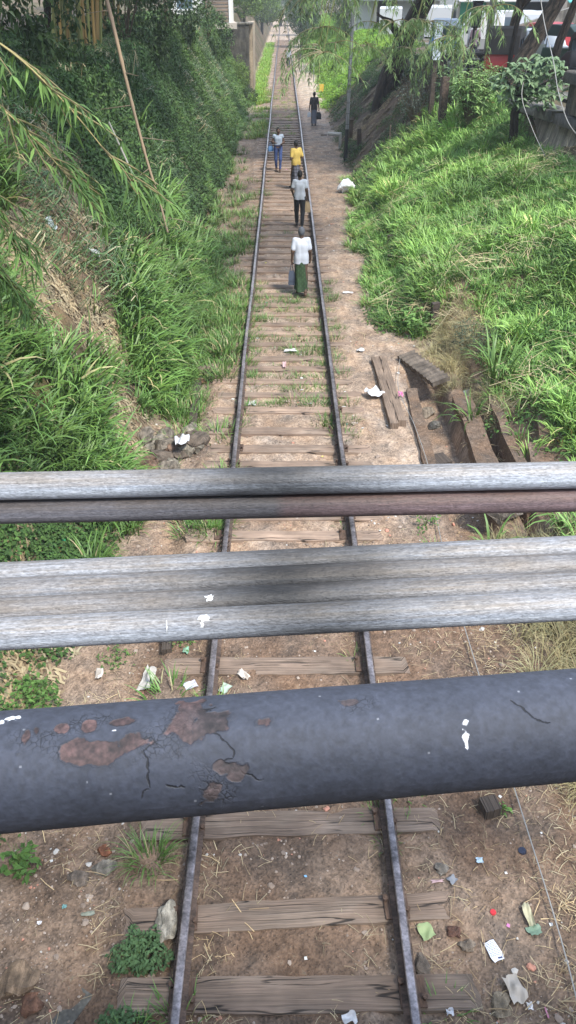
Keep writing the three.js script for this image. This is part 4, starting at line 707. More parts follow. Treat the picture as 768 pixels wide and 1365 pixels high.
function limbs(m, r, pts, rad, n, reach, seg = 8) { m.tube(pts, rad, seg, [1, 1, 1], true); const e = pts[pts.length - 1]; for (let k = 0; k < n; k++) { const b = pts[Math.max(1, pts.length - 1 - Math.floor(r() * 3))], a = r() * 6.283, q = V(b.x + Math.cos(a) * reach * 0.5, b.y + reach * (0.4 + 0.3 * r()), b.z + Math.sin(a) * reach * 0.5), w = V(b.x + Math.cos(a) * reach, b.y + reach * (0.6 + 0.6 * r()), b.z + Math.sin(a) * reach); m.tube([b, q, w], [rad[rad.length - 1] * 0.6, rad[rad.length - 1] * 0.4, 0.02], 6); } }
function tree(name, label, x, y, z, pts, rad, mat, crowns, seed, group) {   // crowns: [kind, x, y, z, sx, sy, sz] relative to the foot
  const t = thing(name, label, 'tree', x, y, z, 0, group), m = new MB(), r = rng(seed); limbs(m, r, pts.map((p) => V(...p)), rad, 5, 1.3, 12); part('trunk', m.geo(), mat, t);
  for (const [kind, cx, cy, cz, sx, sy, sz] of crowns) { const c = part('crown', crownG[kind], M.leaf, t); c.position.set(cx, cy, cz); c.scale.set(sx, sy, sz); c.rotation.y = r() * 6; }
  return t;
}
const shrubs = 'shrubs and bushes on the top of the left bank';
const bush = (label, x, D, kind, s, sy, group, lift = 0.5) => { const t = thing('bush', label, 'bush', x, landY(x, D), -D, 0, group); part('stem', stems(D * 7 | 0, 9, s * sy * 0.9, s * 0.6, 0.03, [0.12, 0.09, 0.06]), M.plain, t); const c = part('foliage', crownG[kind], M.leaf, t); c.position.y = s * sy * lift; c.scale.set(s, s * sy, s); c.rotation.y = D; return t; };
// left: a dark wall of growth above the bank
bush('dark bush at the top left corner above the near bamboo branches', -5.6, 11.5, 'dark', 1.8, 1.2);
bush('dark green bush between the two bamboo clumps of the left bank', -6.6, 20.5, 'dark', 2.0, 1.3);
bush('mid green bush at the bank top right of the hanging bare culm', -5.6, 32, 'dark', 1.7, 1.2);
bush('dark bush at the bank top below the white house', -5.6, 43, 'dark', 2.0, 1.0);
bush('green bush spilling over the bank edge left of the retaining wall', -4.6, 53, 'mid', 1.6, 0.9);
bush('broad leaved pale bush growing on the dark end of the retaining wall', -3.3, 62, 'light', 0.9, 1.2);
bush('dark rounded bush at the foot of the retaining wall beside the track', -2.6, 60.5, 'dark', 0.75, 1.0);
for (const [x, D, h, kind, label] of [[-9.5, 18, 5, 'dark', 'tall dark tree far left behind the bamboo'], [-10, 30, 6, 'dark', 'tall dark tree behind the second bamboo clump'], [-8.5, 45, 5.5, 'mid', 'leafy tree beside the white house on the left bank'], [-5.2, 82, 4.5, 'light', 'bright yellow green tree behind the retaining wall'], [-4.4, 100, 5, 'light', 'bright green tree overhanging the far left of the track'], [-6.5, 125, 7, 'grey', 'hazy grey green tree far away on the left of the track'], [3.0, 165, 9, 'grey', 'hazy tree closing the far end of the track'], [-3.5, 185, 9, 'grey', 'pale tree at the very end of the line, left of the track'], [9, 140, 9, 'grey', 'grey green tree far away on the right of the track'], [7.6, 104, 6, 'mid', 'dark leafy tree right of the two farthest walkers'], [5.6, 84, 4.6, 'grey', 'grey green tree behind the diamond sign'], [-0.8, 215, 12, 'grey', 'tall hazy tree filling the gap at the far end of the line'], [2.4, 128, 6.5, 'mid', 'green tree leaning over the far right of the track'], [-3.4, 140, 7, 'light', 'light green tree leaning over the far left of the track'], [-11, 110, 8, 'mid', 'tree rising behind the bright trees at far left'], [14, 120, 8, 'mid', 'tree beyond the street at the far right of the track']])
  tree('far_tree', label, x, landY(x, D), -D, [[0, -0.3, 0], [0.1, h * 0.25, 0], [-0.1, h * 0.5, 0.1], [0.1, h * 0.7, 0]], [h * 0.035, h * 0.03, h * 0.025, h * 0.015], M.bark, [[kind, 0, h * 0.72, 0, h * 0.42, h * 0.44, h * 0.42], [kind, h * 0.1, h * 0.42, h * 0.05, h * 0.34, h * 0.3, h * 0.36]], D * 3 | 0, 'trees lining the far part of the railway');
tree('added_shade_tree', 'spreading tree added to shade the left bank, behind the bamboo with orange culms', -8.6, landY(-8.6, 13), -13, [[0, -0.3, 0], [0.3, 2, 0], [1.2, 4.5, 0], [2.2, 6, 0]], [0.3, 0.26, 0.22, 0.16], M.barkDark, [['dark', 4.6, 6.6, 0.5, 4.2, 2.2, 4.4], ['mid', 1.0, 6.2, 2, 3.5, 2.2, 3.5]], 51, 'trees added to shade the left bank');  // added trees: crowns above the view throw shade on the left bank
tree('added_shade_tree', 'spreading tree added to shade the left bank, between the two bamboo clumps', -8.4, landY(-8.4, 22), -22, [[0, -0.3, 0], [0.3, 2, 0], [1.2, 4.5, 0], [2.2, 6, 0]], [0.3, 0.26, 0.22, 0.16], M.barkDark, [['dark', 4.8, 6.6, 0, 4.4, 2.2, 4.8], ['mid', 1.0, 6.2, -2, 3.5, 2.2, 3.5]], 52, 'trees added to shade the left bank');
tree('added_shade_tree', 'spreading tree added to shade the left bank, beyond the hanging bare culm', -8.2, landY(-8.2, 32), -32, [[0, -0.3, 0], [0.3, 2, 0], [1.2, 4.5, 0], [2.2, 6, 0]], [0.3, 0.26, 0.22, 0.16], M.barkDark, [['dark', 4.4, 6.8, 0, 4.2, 2.2, 4.8], ['mid', 1.0, 6.2, -2, 3.5, 2.2, 3.5]], 53, 'trees added to shade the left bank');
// right: trees along the street edge
tree('roadside_tree', 'massive dark trunk of the tree behind the hanging bamboo, leaning right', 4.7, landY(4.7, 42) - 0.2, -42, [[0, -0.4, 0], [0.25, 1.2, 0], [0.75, 2.6, 0], [1.5, 4.2, 0.2], [2.6, 6.4, 0.4]], [0.62, 0.52, 0.47, 0.42, 0.34], M.barkDark, [['mid', 1.5, 8.2, 0, 4.2, 2.6, 4.2], ['dark', 4.2, 7.6, 0, 3.4, 2.2, 3.4], ['dark', 0.6, 8.6, 5.5, 4.0, 2.2, 4.2], ['mid', 0.2, 9, -6, 3.6, 2.2, 4]], 41);
tree('roadside_tree', 'thick grey trunk behind the wall, leaning far to the right', 7.85, 3.2, -31.5, [[0, -0.3, 0], [0.35, 0.9, 0], [0.95, 2.0, 0], [1.5, 3.1, 0], [1.75, 4.4, 0.1], [2.3, 6.0, 0.2]], [0.36, 0.30, 0.27, 0.26, 0.23, 0.18], M.bark, [['dark', 2.2, 5.6, 0, 2.6, 1.6, 2.2], ['dark', 4.4, 5.4, -1, 2.2, 1.4, 2.2]], 42);
tree('roadside_tree', 'slim brown trunk just right of the pale lamp pole', 9.0, 3.2, -37, [[0, -0.3, 0], [0.1, 1.2, 0], [0.3, 2.4, 0], [0.55, 4.0, 0], [0.8, 6, 0]], [0.24, 0.2, 0.19, 0.17, 0.13], M.bark, [['dark', 0.6, 7.0, 0, 2.0, 1.3, 2.0]], 43);
tree('roadside_tree', 'thin dark stem between the slim trunk and the thick leaning trunk', 8.15, 3.2, -32.5, [[0, -0.3, 0], [-0.05, 1.2, 0], [0.05, 2.4, 0], [-0.15, 3.2, 0], [-0.5, 4.5, 0]], [0.1, 0.09, 0.085, 0.07, 0.05], M.barkDark, [['mid', -0.8, 5.2, 0, 2.0, 1.3, 2.0]], 44);
tree('roadside_tree', 'short brown trunk behind the thick leaning trunk, beside the silver car', 10.6, 3.2, -36, [[0, -0.3, 0], [0.25, 1.4, 0], [0.7, 3.0, 0], [1.2, 5.0, 0]], [0.2, 0.17, 0.15, 0.12], M.bark, [['dark', 1.4, 6.2, 0, 1.8, 1.2, 1.8]], 45);
{ // shrubs along the edge
  const sh = (label, x, D, n, h, L, W, c0, c1, seed, wide = 0.5) => { const t = thing('shrub', label, 'shrub', x, landY(x, D), -D, 0, 'shrubs along the edge of the street'), r = rng(seed), m = new MB(), s = new MB(); for (let k = 0; k < n; k++) { const a = r() * 6.283, l = wide * Math.sqrt(r()), top = V(Math.cos(a) * l, h * (0.55 + 0.45 * r()), Math.sin(a) * l); s.tube([V(0, -0.1, 0), V(top.x * 0.45, top.y * 0.5, top.z * 0.45), top], [0.02, 0.014, 0.006], 4, [0.14, 0.11, 0.07], false); for (let j = 0; j < 26; j++) { const q = 0.35 + 0.65 * r(), o = V(top.x * (0.3 + 0.7 * q), top.y * q, top.z * (0.3 + 0.7 * q)), b = r() * 6.283, e = V(Math.cos(b), 0.1 + r() * 0.8, Math.sin(b)).normalize(), ll = L * (0.6 + 0.6 * r()); m.leaf(o, e, V((r() - 0.5) * 0.5, 1, (r() - 0.5) * 0.5).normalize(), ll, W * (0.7 + 0.5 * r()), mix3(c0, c1, r()), 0.5); } } part('stem', s.geo(), M.plain, t); part('foliage', m.geo(), M.leaf, t); };
  sh('tall upright shrub with long light green leaves right of the rail post', 6.15, 29.2, 40, 2.0, 0.3, 0.07, [0.2, 0.36, 0.1], [0.42, 0.62, 0.2], 61, 0.72);
  sh('slim shrub with glossy green leaves between the post and the tall shrub', 5.75, 31.2, 16, 2.0, 0.3, 0.075, [0.16, 0.3, 0.12], [0.32, 0.5, 0.2], 62, 0.55);
  sh('low light green shrub in front of the end of the stone wall', 6.9, 30.2, 14, 1.2, 0.28, 0.08, [0.14, 0.26, 0.06], [0.26, 0.42, 0.12], 63, 0.6);
  sh('blue green fine leaved shrub below the hanging bamboo, left of the post', 4.95, 33.5, 34, 1.7, 0.16, 0.035, [0.09, 0.14, 0.1], [0.19, 0.26, 0.2], 64, 0.95);
  sh('dull green shrub at the foot of the dark trunk', 5.6, 35.5, 26, 1.9, 0.2, 0.045, [0.07, 0.12, 0.06], [0.14, 0.22, 0.11], 65, 0.9);
  const t = thing('wall_bush', 'broad leaved bush with a crooked trunk hanging over the stone wall', 'bush', 7.05, 1.9, -26.6), m = new MB(), r = rng(66), s = new MB();
  s.tube([V(0, -0.2, 0), V(0.02, 0.6, -0.05), V(-0.08, 1.2, 0.05), V(0.05, 1.8, 0.1)], [0.16, 0.14, 0.13, 0.1], 8); for (const e of [[-0.8, 2.4, 0.3], [0.6, 2.6, 0.3], [0.2, 2.8, 0.5], [1.2, 2.3, 0.5], [-0.4, 1.6, 0.7]]) s.tube([V(0, 1.5, 0.08), V(e[0] * 0.5, 2.0, e[2] * 0.5), V(...e)], [0.07, 0.04, 0.015], 5); part('trunk', s.geo(), M.barkDark, t);
  for (let k = 0; k < 190; k++) { const a = r() * 6.283, q = Math.sqrt(r()), o = V(0.22 + Math.cos(a) * 1.15 * q, 2.15 + Math.sin(a) * 0.72 * q - 0.1 * r(), 0.25 + (r() - 0.3) * 0.8); for (let j = 0; j < 6; j++) { const b = r() * 6.283, e = V(Math.cos(b), -0.35 + r() * 0.6, Math.sin(b)).normalize(); m.leaf(o, e, V((r() - 0.5) * 0.6, 1, 0.3).normalize(), 0.22 * (0.6 + 0.7 * r()), 0.11, mix3([0.11, 0.19, 0.09], [0.28, 0.4, 0.2], r()), 0.4); } }
  part('foliage', m.geo(), M.leaf, t);
}

// ---------------------------------------------------------------- people: one skinned surface each, meshed from joints with radii
function nets(f, lo, hi, cell, colour) {      // surface nets over a box
  const n = [0, 1, 2].map((k) => Math.max(2, Math.ceil((hi[k] - lo[k]) / cell) + 1)), [nx, ny, nz] = n, F = new Float32Array(nx * ny * nz), id = (i, j, k) => (k * ny + j) * nx + i;
  for (let k = 0; k < nz; k++) for (let j = 0; j < ny; j++) for (let i = 0; i < nx; i++) F[id(i, j, k)] = f(lo[0] + i * cell, lo[1] + j * cell, lo[2] + k * cell);
  const vid = new Int32Array(nx * ny * nz).fill(-1), m = new MB();
  for (let k = 0; k < nz - 1; k++) for (let j = 0; j < ny - 1; j++) for (let i = 0; i < nx - 1; i++) {
    let sx = 0, sy = 0, sz = 0, c = 0; const v = []; for (let q = 0; q < 8; q++) v.push(F[id(i + (q & 1), j + (q >> 1 & 1), k + (q >> 2))]);
    let neg = 0; for (const q of v) if (q < 0) neg++; if (!neg || neg === 8) continue;
    for (let a = 0; a < 8; a++) for (let b = 0; b < 3; b++) { const o = a | 1 << b; if (o === a || (v[a] < 0) === (v[o] < 0)) continue; const t = v[a] / (v[a] - v[o]); sx += (a & 1) + (b === 0 ? t : 0); sy += (a >> 1 & 1) + (b === 1 ? t : 0); sz += (a >> 2) + (b === 2 ? t : 0); c++; }
    const x = lo[0] + (i + sx / c) * cell, y = lo[1] + (j + sy / c) * cell, z = lo[2] + (k + sz / c) * cell; vid[id(i, j, k)] = m.v(x, y, z, colour ? colour(x, y, z) : [1, 1, 1], x, y);
  }
  for (let k = 1; k < nz - 1; k++) for (let j = 1; j < ny - 1; j++) for (let i = 1; i < nx - 1; i++) {
    const a = F[id(i, j, k)] < 0;
    const face = (b, p, q, r, s) => { if (a === b) return; const w = [p, q, r, s].map((t) => vid[t]); if (w.includes(-1)) return; a ? m.quad(...w) : m.quad(w[3], w[2], w[1], w[0]); };
    face(F[id(i + 1, j, k)] < 0, id(i, j - 1, k - 1), id(i, j, k - 1), id(i, j, k), id(i, j - 1, k));
    face(F[id(i, j + 1, k)] < 0, id(i - 1, j, k - 1), id(i - 1, j, k), id(i, j, k), id(i, j, k - 1));
    face(F[id(i, j, k + 1)] < 0, id(i - 1, j - 1, k), id(i, j - 1, k), id(i, j, k), id(i - 1, j, k));
  }
  return m.geo();
}
const cap = (x, y, z, b) => { const px = x - b[0], py = y - b[1], pz = z - b[2], dx = b[3] - b[0], dy = b[4] - b[1], dz = b[5] - b[2], t = clamp((px * dx + py * dy + pz * dz) / (dx * dx + dy * dy + dz * dz + 1e-9)); return Math.hypot(px - dx * t, py - dy * t, pz - dz * t) - (b[6] + (b[7] - b[6]) * t); };
const smin = (a, b, k) => { const h = Math.max(k - Math.abs(a - b), 0) / k; return Math.min(a, b) - h * h * k * 0.25; };
const field = (bones, k) => (x, y, z) => { let d = 9; for (const b of bones) d = smin(d, cap(x, y, z, b), k); return d; };
const ell = (x, y, z, c, r) => { const q = Math.hypot((x - c[0]) / r[0], (y - c[1]) / r[1], (z - c[2]) / r[2]); return (q - 1) * Math.min(...r); };
// a person faces -z; y = 0 under the feet; right hand at +x. J holds the joints that the pose moves.
function person(label, x, y, z, turn, H, o) {
  const t = thing('person', label, 'person', x, y, z, turn, o.group), s = H / 1.7, r = o.slim ? 0.93 : 1;
  const J = { hipL: [-0.09, 0.9, 0], hipR: [0.09, 0.9, 0], kneeL: [-0.1, 0.49, -0.12], ankL: [-0.09, 0.09, -0.16], kneeR: [0.1, 0.48, 0.04], ankR: [0.09, 0.12, 0.24], shL: [-0.165, 1.385, 0], shR: [0.165, 1.385, 0], elL: [-0.225, 1.12, 0.06], elR: [0.225, 1.12, 0.02], wrL: [-0.245, 0.87, 0.0], wrR: [0.245, 0.87, -0.1], nod: 0, ...o.J };
  const toe = (a, lift) => [a[0], Math.max(0.025, a[1] - 0.055 - lift), a[2] - 0.15];
  const tL = toe(J.ankL, 0), tR = toe(J.ankR, J.ankR[1] > 0.1 ? 0.06 : 0), hc = [0, 1.585, -0.012 - J.nod * 0.06];
  const legs = [[...J.hipL, ...J.kneeL, 0.088, 0.056], [...J.kneeL, ...J.ankL, 0.058, 0.036], [...J.ankL, ...tL, 0.036, 0.026], [...J.hipR, ...J.kneeR, 0.088, 0.056], [...J.kneeR, ...J.ankR, 0.058, 0.036], [...J.ankR, ...tR, 0.036, 0.026]];
  const arms = [[...J.shL, ...J.elL, 0.05, 0.04], [...J.elL, ...J.wrL, 0.04, 0.026], [...J.shR, ...J.elR, 0.05, 0.04], [...J.elR, ...J.wrR, 0.04, 0.026]];
  const torso = [[-0.06, 0.95, 0, 0.06, 0.95, 0, 0.105, 0.105], [-0.045, 0.97, 0, -0.055, 1.2, 0.005, 0.105 * r, 0.108 * r], [0.045, 0.97, 0, 0.055, 1.2, 0.005, 0.105 * r, 0.108 * r], [-0.06, 1.27, 0, 0.06, 1.27, 0, 0.108 * r, 0.108 * r], [-0.115, 1.36, 0, 0.115, 1.36, 0, 0.066, 0.066], [0, 1.38, 0, 0, 1.5, -0.01, 0.055, 0.05]];
  const bodyF = field([...torso, ...legs, ...arms], 0.045);
  const skinF = (X, Y, Z) => { let d = bodyF(X, Y, Z); if (Y > 1.42) { d = smin(d, ell(X, Y, Z, hc, [0.075, 0.115, 0.095]), 0.03); d = smin(d, cap(X, Y, Z, [hc[0], hc[1] - 0.005, hc[2] - 0.085, hc[0], hc[1] - 0.03, hc[2] - 0.105, 0.011, 0.016]), 0.012); for (const e of [-1, 1]) d = smin(d, ell(X, Y, Z, [e * 0.077, hc[1] - 0.01, hc[2] + 0.005], [0.012, 0.03, 0.02]), 0.008); } return d; };
  const hands = [];
  for (const [w, e, sd] of [[J.wrL, J.elL, -1], [J.wrR, J.elR, 1]]) {     // palm, four bent fingers, thumb
    const W = V(...w), d = V().subVectors(W, V(...e)).normalize(), fwd = V(0, 0, -1).addScaledVector(d, d.z).normalize(), inn = V().crossVectors(d, fwd).multiplyScalar(-sd).normalize(); if (inn.x * sd > 0) inn.negate();
    const P = (a, b, c) => W.clone().addScaledVector(d, a).addScaledVector(fwd, b).addScaledVector(inn, c).toArray(), hb = [[...w, ...P(0.04, 0.012, 0), 0.024, 0.02], [...w, ...P(0.04, -0.014, 0), 0.024, 0.019]];
    const curl = o.grip?.includes(sd) ? 1 : 0.35;
    for (let k = 0; k < 4; k++) { const b = 0.033 - k * 0.021, L = [0.03, 0.034, 0.031, 0.025][k], a0 = P(0.05, b * 0.8, 0), a1 = P(0.085, b, 0.004), a2 = P(0.085 + L * (1 - curl * 0.7), b * 1.02, 0.006 + L * curl), a3 = P(0.085 + L * (1.7 - curl * 2.1), b, 0.014 + L * 1.5 * curl); hb.push([...a0, ...a1, 0.012, 0.0105], [...a1, ...a2, 0.0105, 0.0095], [...a2, ...a3, 0.0095, 0.008]); }
    hb.push([...P(0.015, 0.022, 0.006), ...P(0.045, 0.046, 0.016), 0.014, 0.011], [...P(0.045, 0.046, 0.016), ...P(0.075, 0.05, 0.03), 0.011, 0.009]);
    const pts = hb.flatMap((b) => [b.slice(0, 3), b.slice(3, 6)]), lo = [0, 1, 2].map((k) => Math.min(...pts.map((p) => p[k])) - 0.035), hi = [0, 1, 2].map((k) => Math.max(...pts.map((p) => p[k])) + 0.035); hands.push(nets(field(hb, 0.008), lo, hi, 0.005));
  }
  const bones = [...torso, ...legs, ...arms], box3 = (list, pad) => [[0, 1, 2].map((k) => Math.min(...list.flatMap((b) => [b[k], b[k + 3]])) - pad), [0, 1, 2].map((k) => Math.max(...list.flatMap((b) => [b[k], b[k + 3]])) + pad)];
  const [lo, hi] = box3(bones, 0.13); hi[1] = 1.74;
  const g = new THREE.Group(); g.scale.setScalar(s);
  const sc = (q) => { q.scale(s, s, s); return q; };
  part('body', sc(merge([nets(skinF, lo, hi, 0.013), ...hands])), M.skin, t);
  if (o.hair !== null) part('hair', sc(nets((X, Y, Z) => { const d = ell(X, Y, Z, [hc[0], hc[1] + 0.012, hc[2] + 0.008], [0.085, 0.118, 0.104]) + (vnoise(X * 60, Y * 60 + Z * 50, 3) - 0.5) * 0.008; return Math.max(d, (hc[1] - 0.035) - Y + (Z < hc[2] + 0.02 ? 0.075 * sm(hc[2] + 0.03, hc[2] - 0.05, Z) : -0.03), -(Z - (hc[2] - 0.075))); }, [-0.12, 1.44, -0.2], [0.12, 1.74, 0.16], 0.011)), o.hair || M.hair, t);
  const fold = (X, Y, Z, a = 0.006) => (fbm(X * 9 + 20, Y * 5 + Z * 7, 7, 3) - 0.5) * 2 * a;
  if (o.top) {      // shirt with sleeves to the elbow or above, straight hem
    const { hem = 0.84, sleeve = 0.62, c, loose = 0.016, open = 0 } = o.top, sl = (b, n) => [...b.slice(0, 3), ...[0, 1, 2].map((k) => mix(b[k], b[k + 3], Math.min(1, n))), b[6], mix(b[6], b[7], Math.min(1, n))];
    const list = [...torso.slice(0, 5), [-0.055, 1.0, 0, -0.06, 0.8, 0, 0.11, 0.115], [0.055, 1.0, 0, 0.06, 0.8, 0, 0.11, 0.115], ...(sleeve > 0 ? [sl(arms[0], sleeve), sl(arms[2], sleeve)] : []), ...(sleeve > 1 ? [sl(arms[1], sleeve - 1), sl(arms[3], sleeve - 1)] : [])], f = field(list, 0.028), [l2, h2] = box3(list, 0.16);
    part('shirt', sc(nets((X, Y, Z) => Math.max(f(X, Y, Z) - loose + fold(X, Y, Z), hem - Y + 0.004 * Math.sin(X * 30), Y - 1.455 - Math.abs(X) * 0.02 + (Z < -0.03 ? 0.03 : 0)), l2, h2, 0.013, c)), M.plain, t);
  }
  if (o.skirt) { const { top = 0.93, hem = 0.12, c, w = 0.17, w2 = 0.2 } = o.skirt, mz = (J.ankL[2] + J.ankR[2]) / 2; part('sarong', sc(nets((X, Y, Z) => { const k = clamp((top - Y) / (top - hem)), cz = mz * k * k, rx = mix(w * 0.9, w2, Math.sqrt(k)), rz = mix(0.112, 0.165 + Math.abs(J.ankL[2] - J.ankR[2]) * 0.28, k), an = Math.atan2(X, Z - cz); return Math.max((Math.hypot(X / rx, (Z - cz) / rz) - 1) * 0.15 + 0.02 * k * Math.sin(an * 5 + Y * 5) * (0.5 + vnoise(an * 1.5 + 9, Y * 4, 5)) + fold(X, Y, Z, 0.016), hem - Y - 0.03 * (Z > cz ? 0.3 : 0), Y - top); }, [-0.34, hem - 0.06, -0.5], [0.34, top + 0.05, 0.5], 0.013, c)), M.plain, t); }
  if (o.trousers) { const { top = 0.99, c, loose = 0.018, hem = 0.1 } = o.trousers, list = [torso[0], ...legs.filter((_, k) => k % 3 !== 2)], f = field(list, 0.03), [l2, h2] = box3(list, 0.13); part('trousers', sc(nets((X, Y, Z) => Math.max(f(X, Y, Z) - loose + fold(X, Y, Z, 0.007), hem - Y, Y - top), l2, h2, 0.013, c)), M.plain, t); }
  if (o.shoes) for (const [a, b] of [[J.ankL, tL], [J.ankR, tR]]) { const bb = [a[0], Math.max(0.03, a[1] - 0.05), a[2] + 0.03, b[0], b[1], b[2], 0.042, 0.036]; part('shoe', sc(nets((X, Y, Z) => Math.max(cap(X, Y, Z, bb), -(Y - Math.min(a[1], b[1]) + 0.03) - 0.02), [bb[0] - 0.08, -0.03, Math.min(bb[2], bb[5]) - 0.08], [bb[0] + 0.08, 0.3, Math.max(bb[2], bb[5]) + 0.08], 0.011)), o.shoes, t); }
  if (o.face) { for (const e of [-1, 1]) { const q = new THREE.SphereGeometry(0.009, 8, 6); q.translate(e * 0.03, hc[1] + 0.005, hc[2] - 0.088); part('eye', sc(q), paint(0.25, 0.24, 0.22), t); } const q = new THREE.SphereGeometry(0.02, 8, 6); q.scale(1, 0.3, 0.35); q.translate(0, hc[1] - 0.062, hc[2] - 0.083); part('mouth', sc(q), paint(0.12, 0.04, 0.035), t); }
  return { t, J, s, world: (p) => V(...p).multiplyScalar(s).applyAxisAngle(V(0, 1, 0), turn).add(V(x, y, z)) };
}
const flat = (c, v = 0.12) => (x, y, z) => { const k = 1 + (fbm(x * 12, y * 8 + z * 9, 9, 3) - 0.5) * v * 2; return c.map((q) => q * k); };
const walkers = 'people walking on and beside the railway';
const stepY = -0.17;
const p1 = person('man in white short sleeved shirt and long green sarong, nearest walker on the sleepers', 0.36, stepY, -19.5, 0.06, 1.62, { group: walkers, hair: M.hairGrey, grip: [-1], J: { ankL: [-0.08, 0.08, -0.12], ankR: [0.1, 0.13, 0.3], kneeR: [0.1, 0.48, 0.1] }, top: { hem: 0.8, sleeve: 0.75, loose: 0.022, c: (x, y, z) => flat([0.56, 0.59, 0.66], 0.06)(x, y, z).map((q) => q * (Math.abs(((x * 34) % 1 + 1) % 1 - 0.5) > 0.46 ? 0.86 : 1)) }, skirt: { hem: 0.15, w: 0.165, w2: 0.165, c: (x, y, z) => { const a = Math.sin(x * 60) * Math.sin(y * 60) > 0.55 ? 1.6 : 1, k = fbm(x * 14, y * 9, 5, 3) * 0.8 + 0.6; return [0.026 * k * a, 0.055 * k * a, 0.02 * k * a]; } }, shoes: paint(0.14, 0.09, 0.06) });
const p2 = person('young man in pale grey T-shirt and black trousers, second walker on the sleepers', 0.44, stepY, -26.3, -0.04, 1.7, { group: walkers, slim: 1, grip: [1], J: { elL: [-0.25, 1.13, 0.03], wrL: [-0.2, 0.93, -0.12] }, top: { hem: 0.85, sleeve: 0.6, c: flat([0.6, 0.62, 0.66], 0.12) }, trousers: { c: flat([0.018, 0.018, 0.02], 0.3) }, shoes: paint(0.05, 0.045, 0.04) });
person('man in yellow shirt and grey plaid sarong, turned sideways beside the right rail', 0.4, stepY, -32.2, 0.5, 1.72, { group: walkers, slim: 1, J: { elR: [0.24, 1.12, 0.08], wrR: [0.08, 1.04, -0.17], elL: [-0.24, 1.12, 0.08], wrL: [-0.12, 1.03, -0.18] }, top: { hem: 0.86, sleeve: 0.8, c: flat([0.5, 0.36, 0.09], 0.16) }, skirt: { top: 0.95, hem: 0.1, w: 0.15, w2: 0.16, c: (x, y, z) => { const a = (Math.sin(x * 70) > 0.5 ? 0.5 : 1) * (Math.sin(y * 55) > 0.5 ? 0.5 : 1); return [0.12 * a, 0.125 * a, 0.16 * a]; } }, shoes: paint(0.04, 0.035, 0.03) });
person('person in pale blue vest and tight blue jeans walking towards the bridge', -0.3, stepY, -35.8, Math.PI + 0.1, 1.7, { group: walkers, slim: 1, face: 1, J: { nod: 0.5, ankL: [-0.07, 0.08, -0.1], kneeL: [-0.09, 0.49, -0.08], ankR: [0.07, 0.1, 0.12], elL: [-0.24, 1.13, 0.05], wrL: [-0.14, 1.1, -0.18], elR: [0.24, 1.13, 0.05], wrR: [0.13, 1.13, -0.19] }, top: { hem: 0.98, sleeve: 0.2, loose: 0.012, c: (x, y, z) => flat(y < 1.06 ? [0.035, 0.04, 0.09] : [0.3, 0.36, 0.44], 0.14)(x, y, z) }, trousers: { loose: 0.008, c: flat([0.05, 0.085, 0.23], 0.25) }, shoes: paint(0.12, 0.08, 0.06) });
const p5 = person('man in dark shirt and grey sarong walking away on the earth path with bags', 1.66, landY(1.66, 49.5), -49.5, 0.02, 1.72, { group: walkers, grip: [-1, 1], J: { ankL: [-0.09, 0.09, 0.06], kneeL: [-0.1, 0.49, 0], ankR: [0.09, 0.09, -0.08], kneeR: [0.1, 0.48, -0.06], wrL: [-0.27, 0.86, -0.02], wrR: [0.27, 0.86, 0.0] }, top: { hem: 0.82, sleeve: 0.9, c: flat([0.05, 0.042, 0.042], 0.2) }, skirt: { top: 0.92, hem: 0.14, w: 0.15, w2: 0.15, c: flat([0.17, 0.18, 0.22], 0.2) }, shoes: M.black });
person('far walker in dark clothes under a white head cover between the rails', 0.42, stepY, -92, 0, 1.66, { group: walkers, hair: paint(0.75, 0.75, 0.75), top: { hem: 0.85, sleeve: 0.8, c: flat([0.36, 0.38, 0.42]) }, trousers: { c: flat([0.03, 0.035, 0.05]) }, shoes: M.black });
person('far walker in dark clothes on the path just right of the rails', 1.62, landY(1.62, 92), -92, 0.1, 1.68, { group: walkers, hair: paint(0.5, 0.5, 0.5), top: { hem: 0.82, sleeve: 0.8, c: flat([0.1, 0.09, 0.1]) }, trousers: { c: flat([0.05, 0.05, 0.06]) }, shoes: M.black });
person('person in pale pink shirt standing on the street among the vehicles', 9.05, 3.3, -43.5, 2.6, 1.68, { face: 1, J: { ankL: [-0.09, 0.08, 0.02], kneeL: [-0.1, 0.49, 0], ankR: [0.09, 0.08, -0.03], kneeR: [0.1, 0.49, -0.01] }, top: { hem: 0.82, sleeve: 0.8, c: flat([0.62, 0.42, 0.48]) }, trousers: { c: flat([0.06, 0.06, 0.07]) }, shoes: M.black });
// bags in the walkers' hands
function bag(name, label, w, top, wdt, hgt, dep, c, handle = 0.16) {      // hangs from the hand at w
  const t = thing(name, label, 'bag', w.x, w.y - 0.09 * (top ?? 1), w.z, 0, 'bags carried by the walkers'), g = new THREE.BoxGeometry(wdt, hgt, dep, 6, 8, 4), p = g.attributes.position;
  for (let k = 0; k < p.count; k++) { const u = (p.getY(k) + hgt / 2) / hgt, sw = 0.72 + 0.5 * Math.sin(Math.min(1, (1 - u) * 1.3) * 2.2), f = (vnoise(p.getX(k) * 40, p.getY(k) * 30, 3) - 0.5) * 0.02; p.setXYZ(k, p.getX(k) * sw + f, p.getY(k) - handle - hgt / 2, p.getZ(k) * sw * (0.5 + 0.8 * (1 - u)) + f); } g.computeVertexNormals();
  part('bag_body', g, c, t); for (const e of [-1, 1]) { const m = new MB(); m.tube([V(-wdt * 0.28, -handle, e * dep * 0.12), V(-wdt * 0.1, -0.01, 0), V(wdt * 0.1, -0.01, 0), V(wdt * 0.28, -handle, e * dep * 0.12)], 0.008, 5); part('handle', m.geo(), c, t); }
  return t;
}
bag('shopping_bag', 'dark blue grey bag in the left hand of the nearest walker', p1.world(p1.J.wrL), 1, 0.14, 0.34, 0.1, paint(0.06, 0.075, 0.11, 0.5), 0.16);
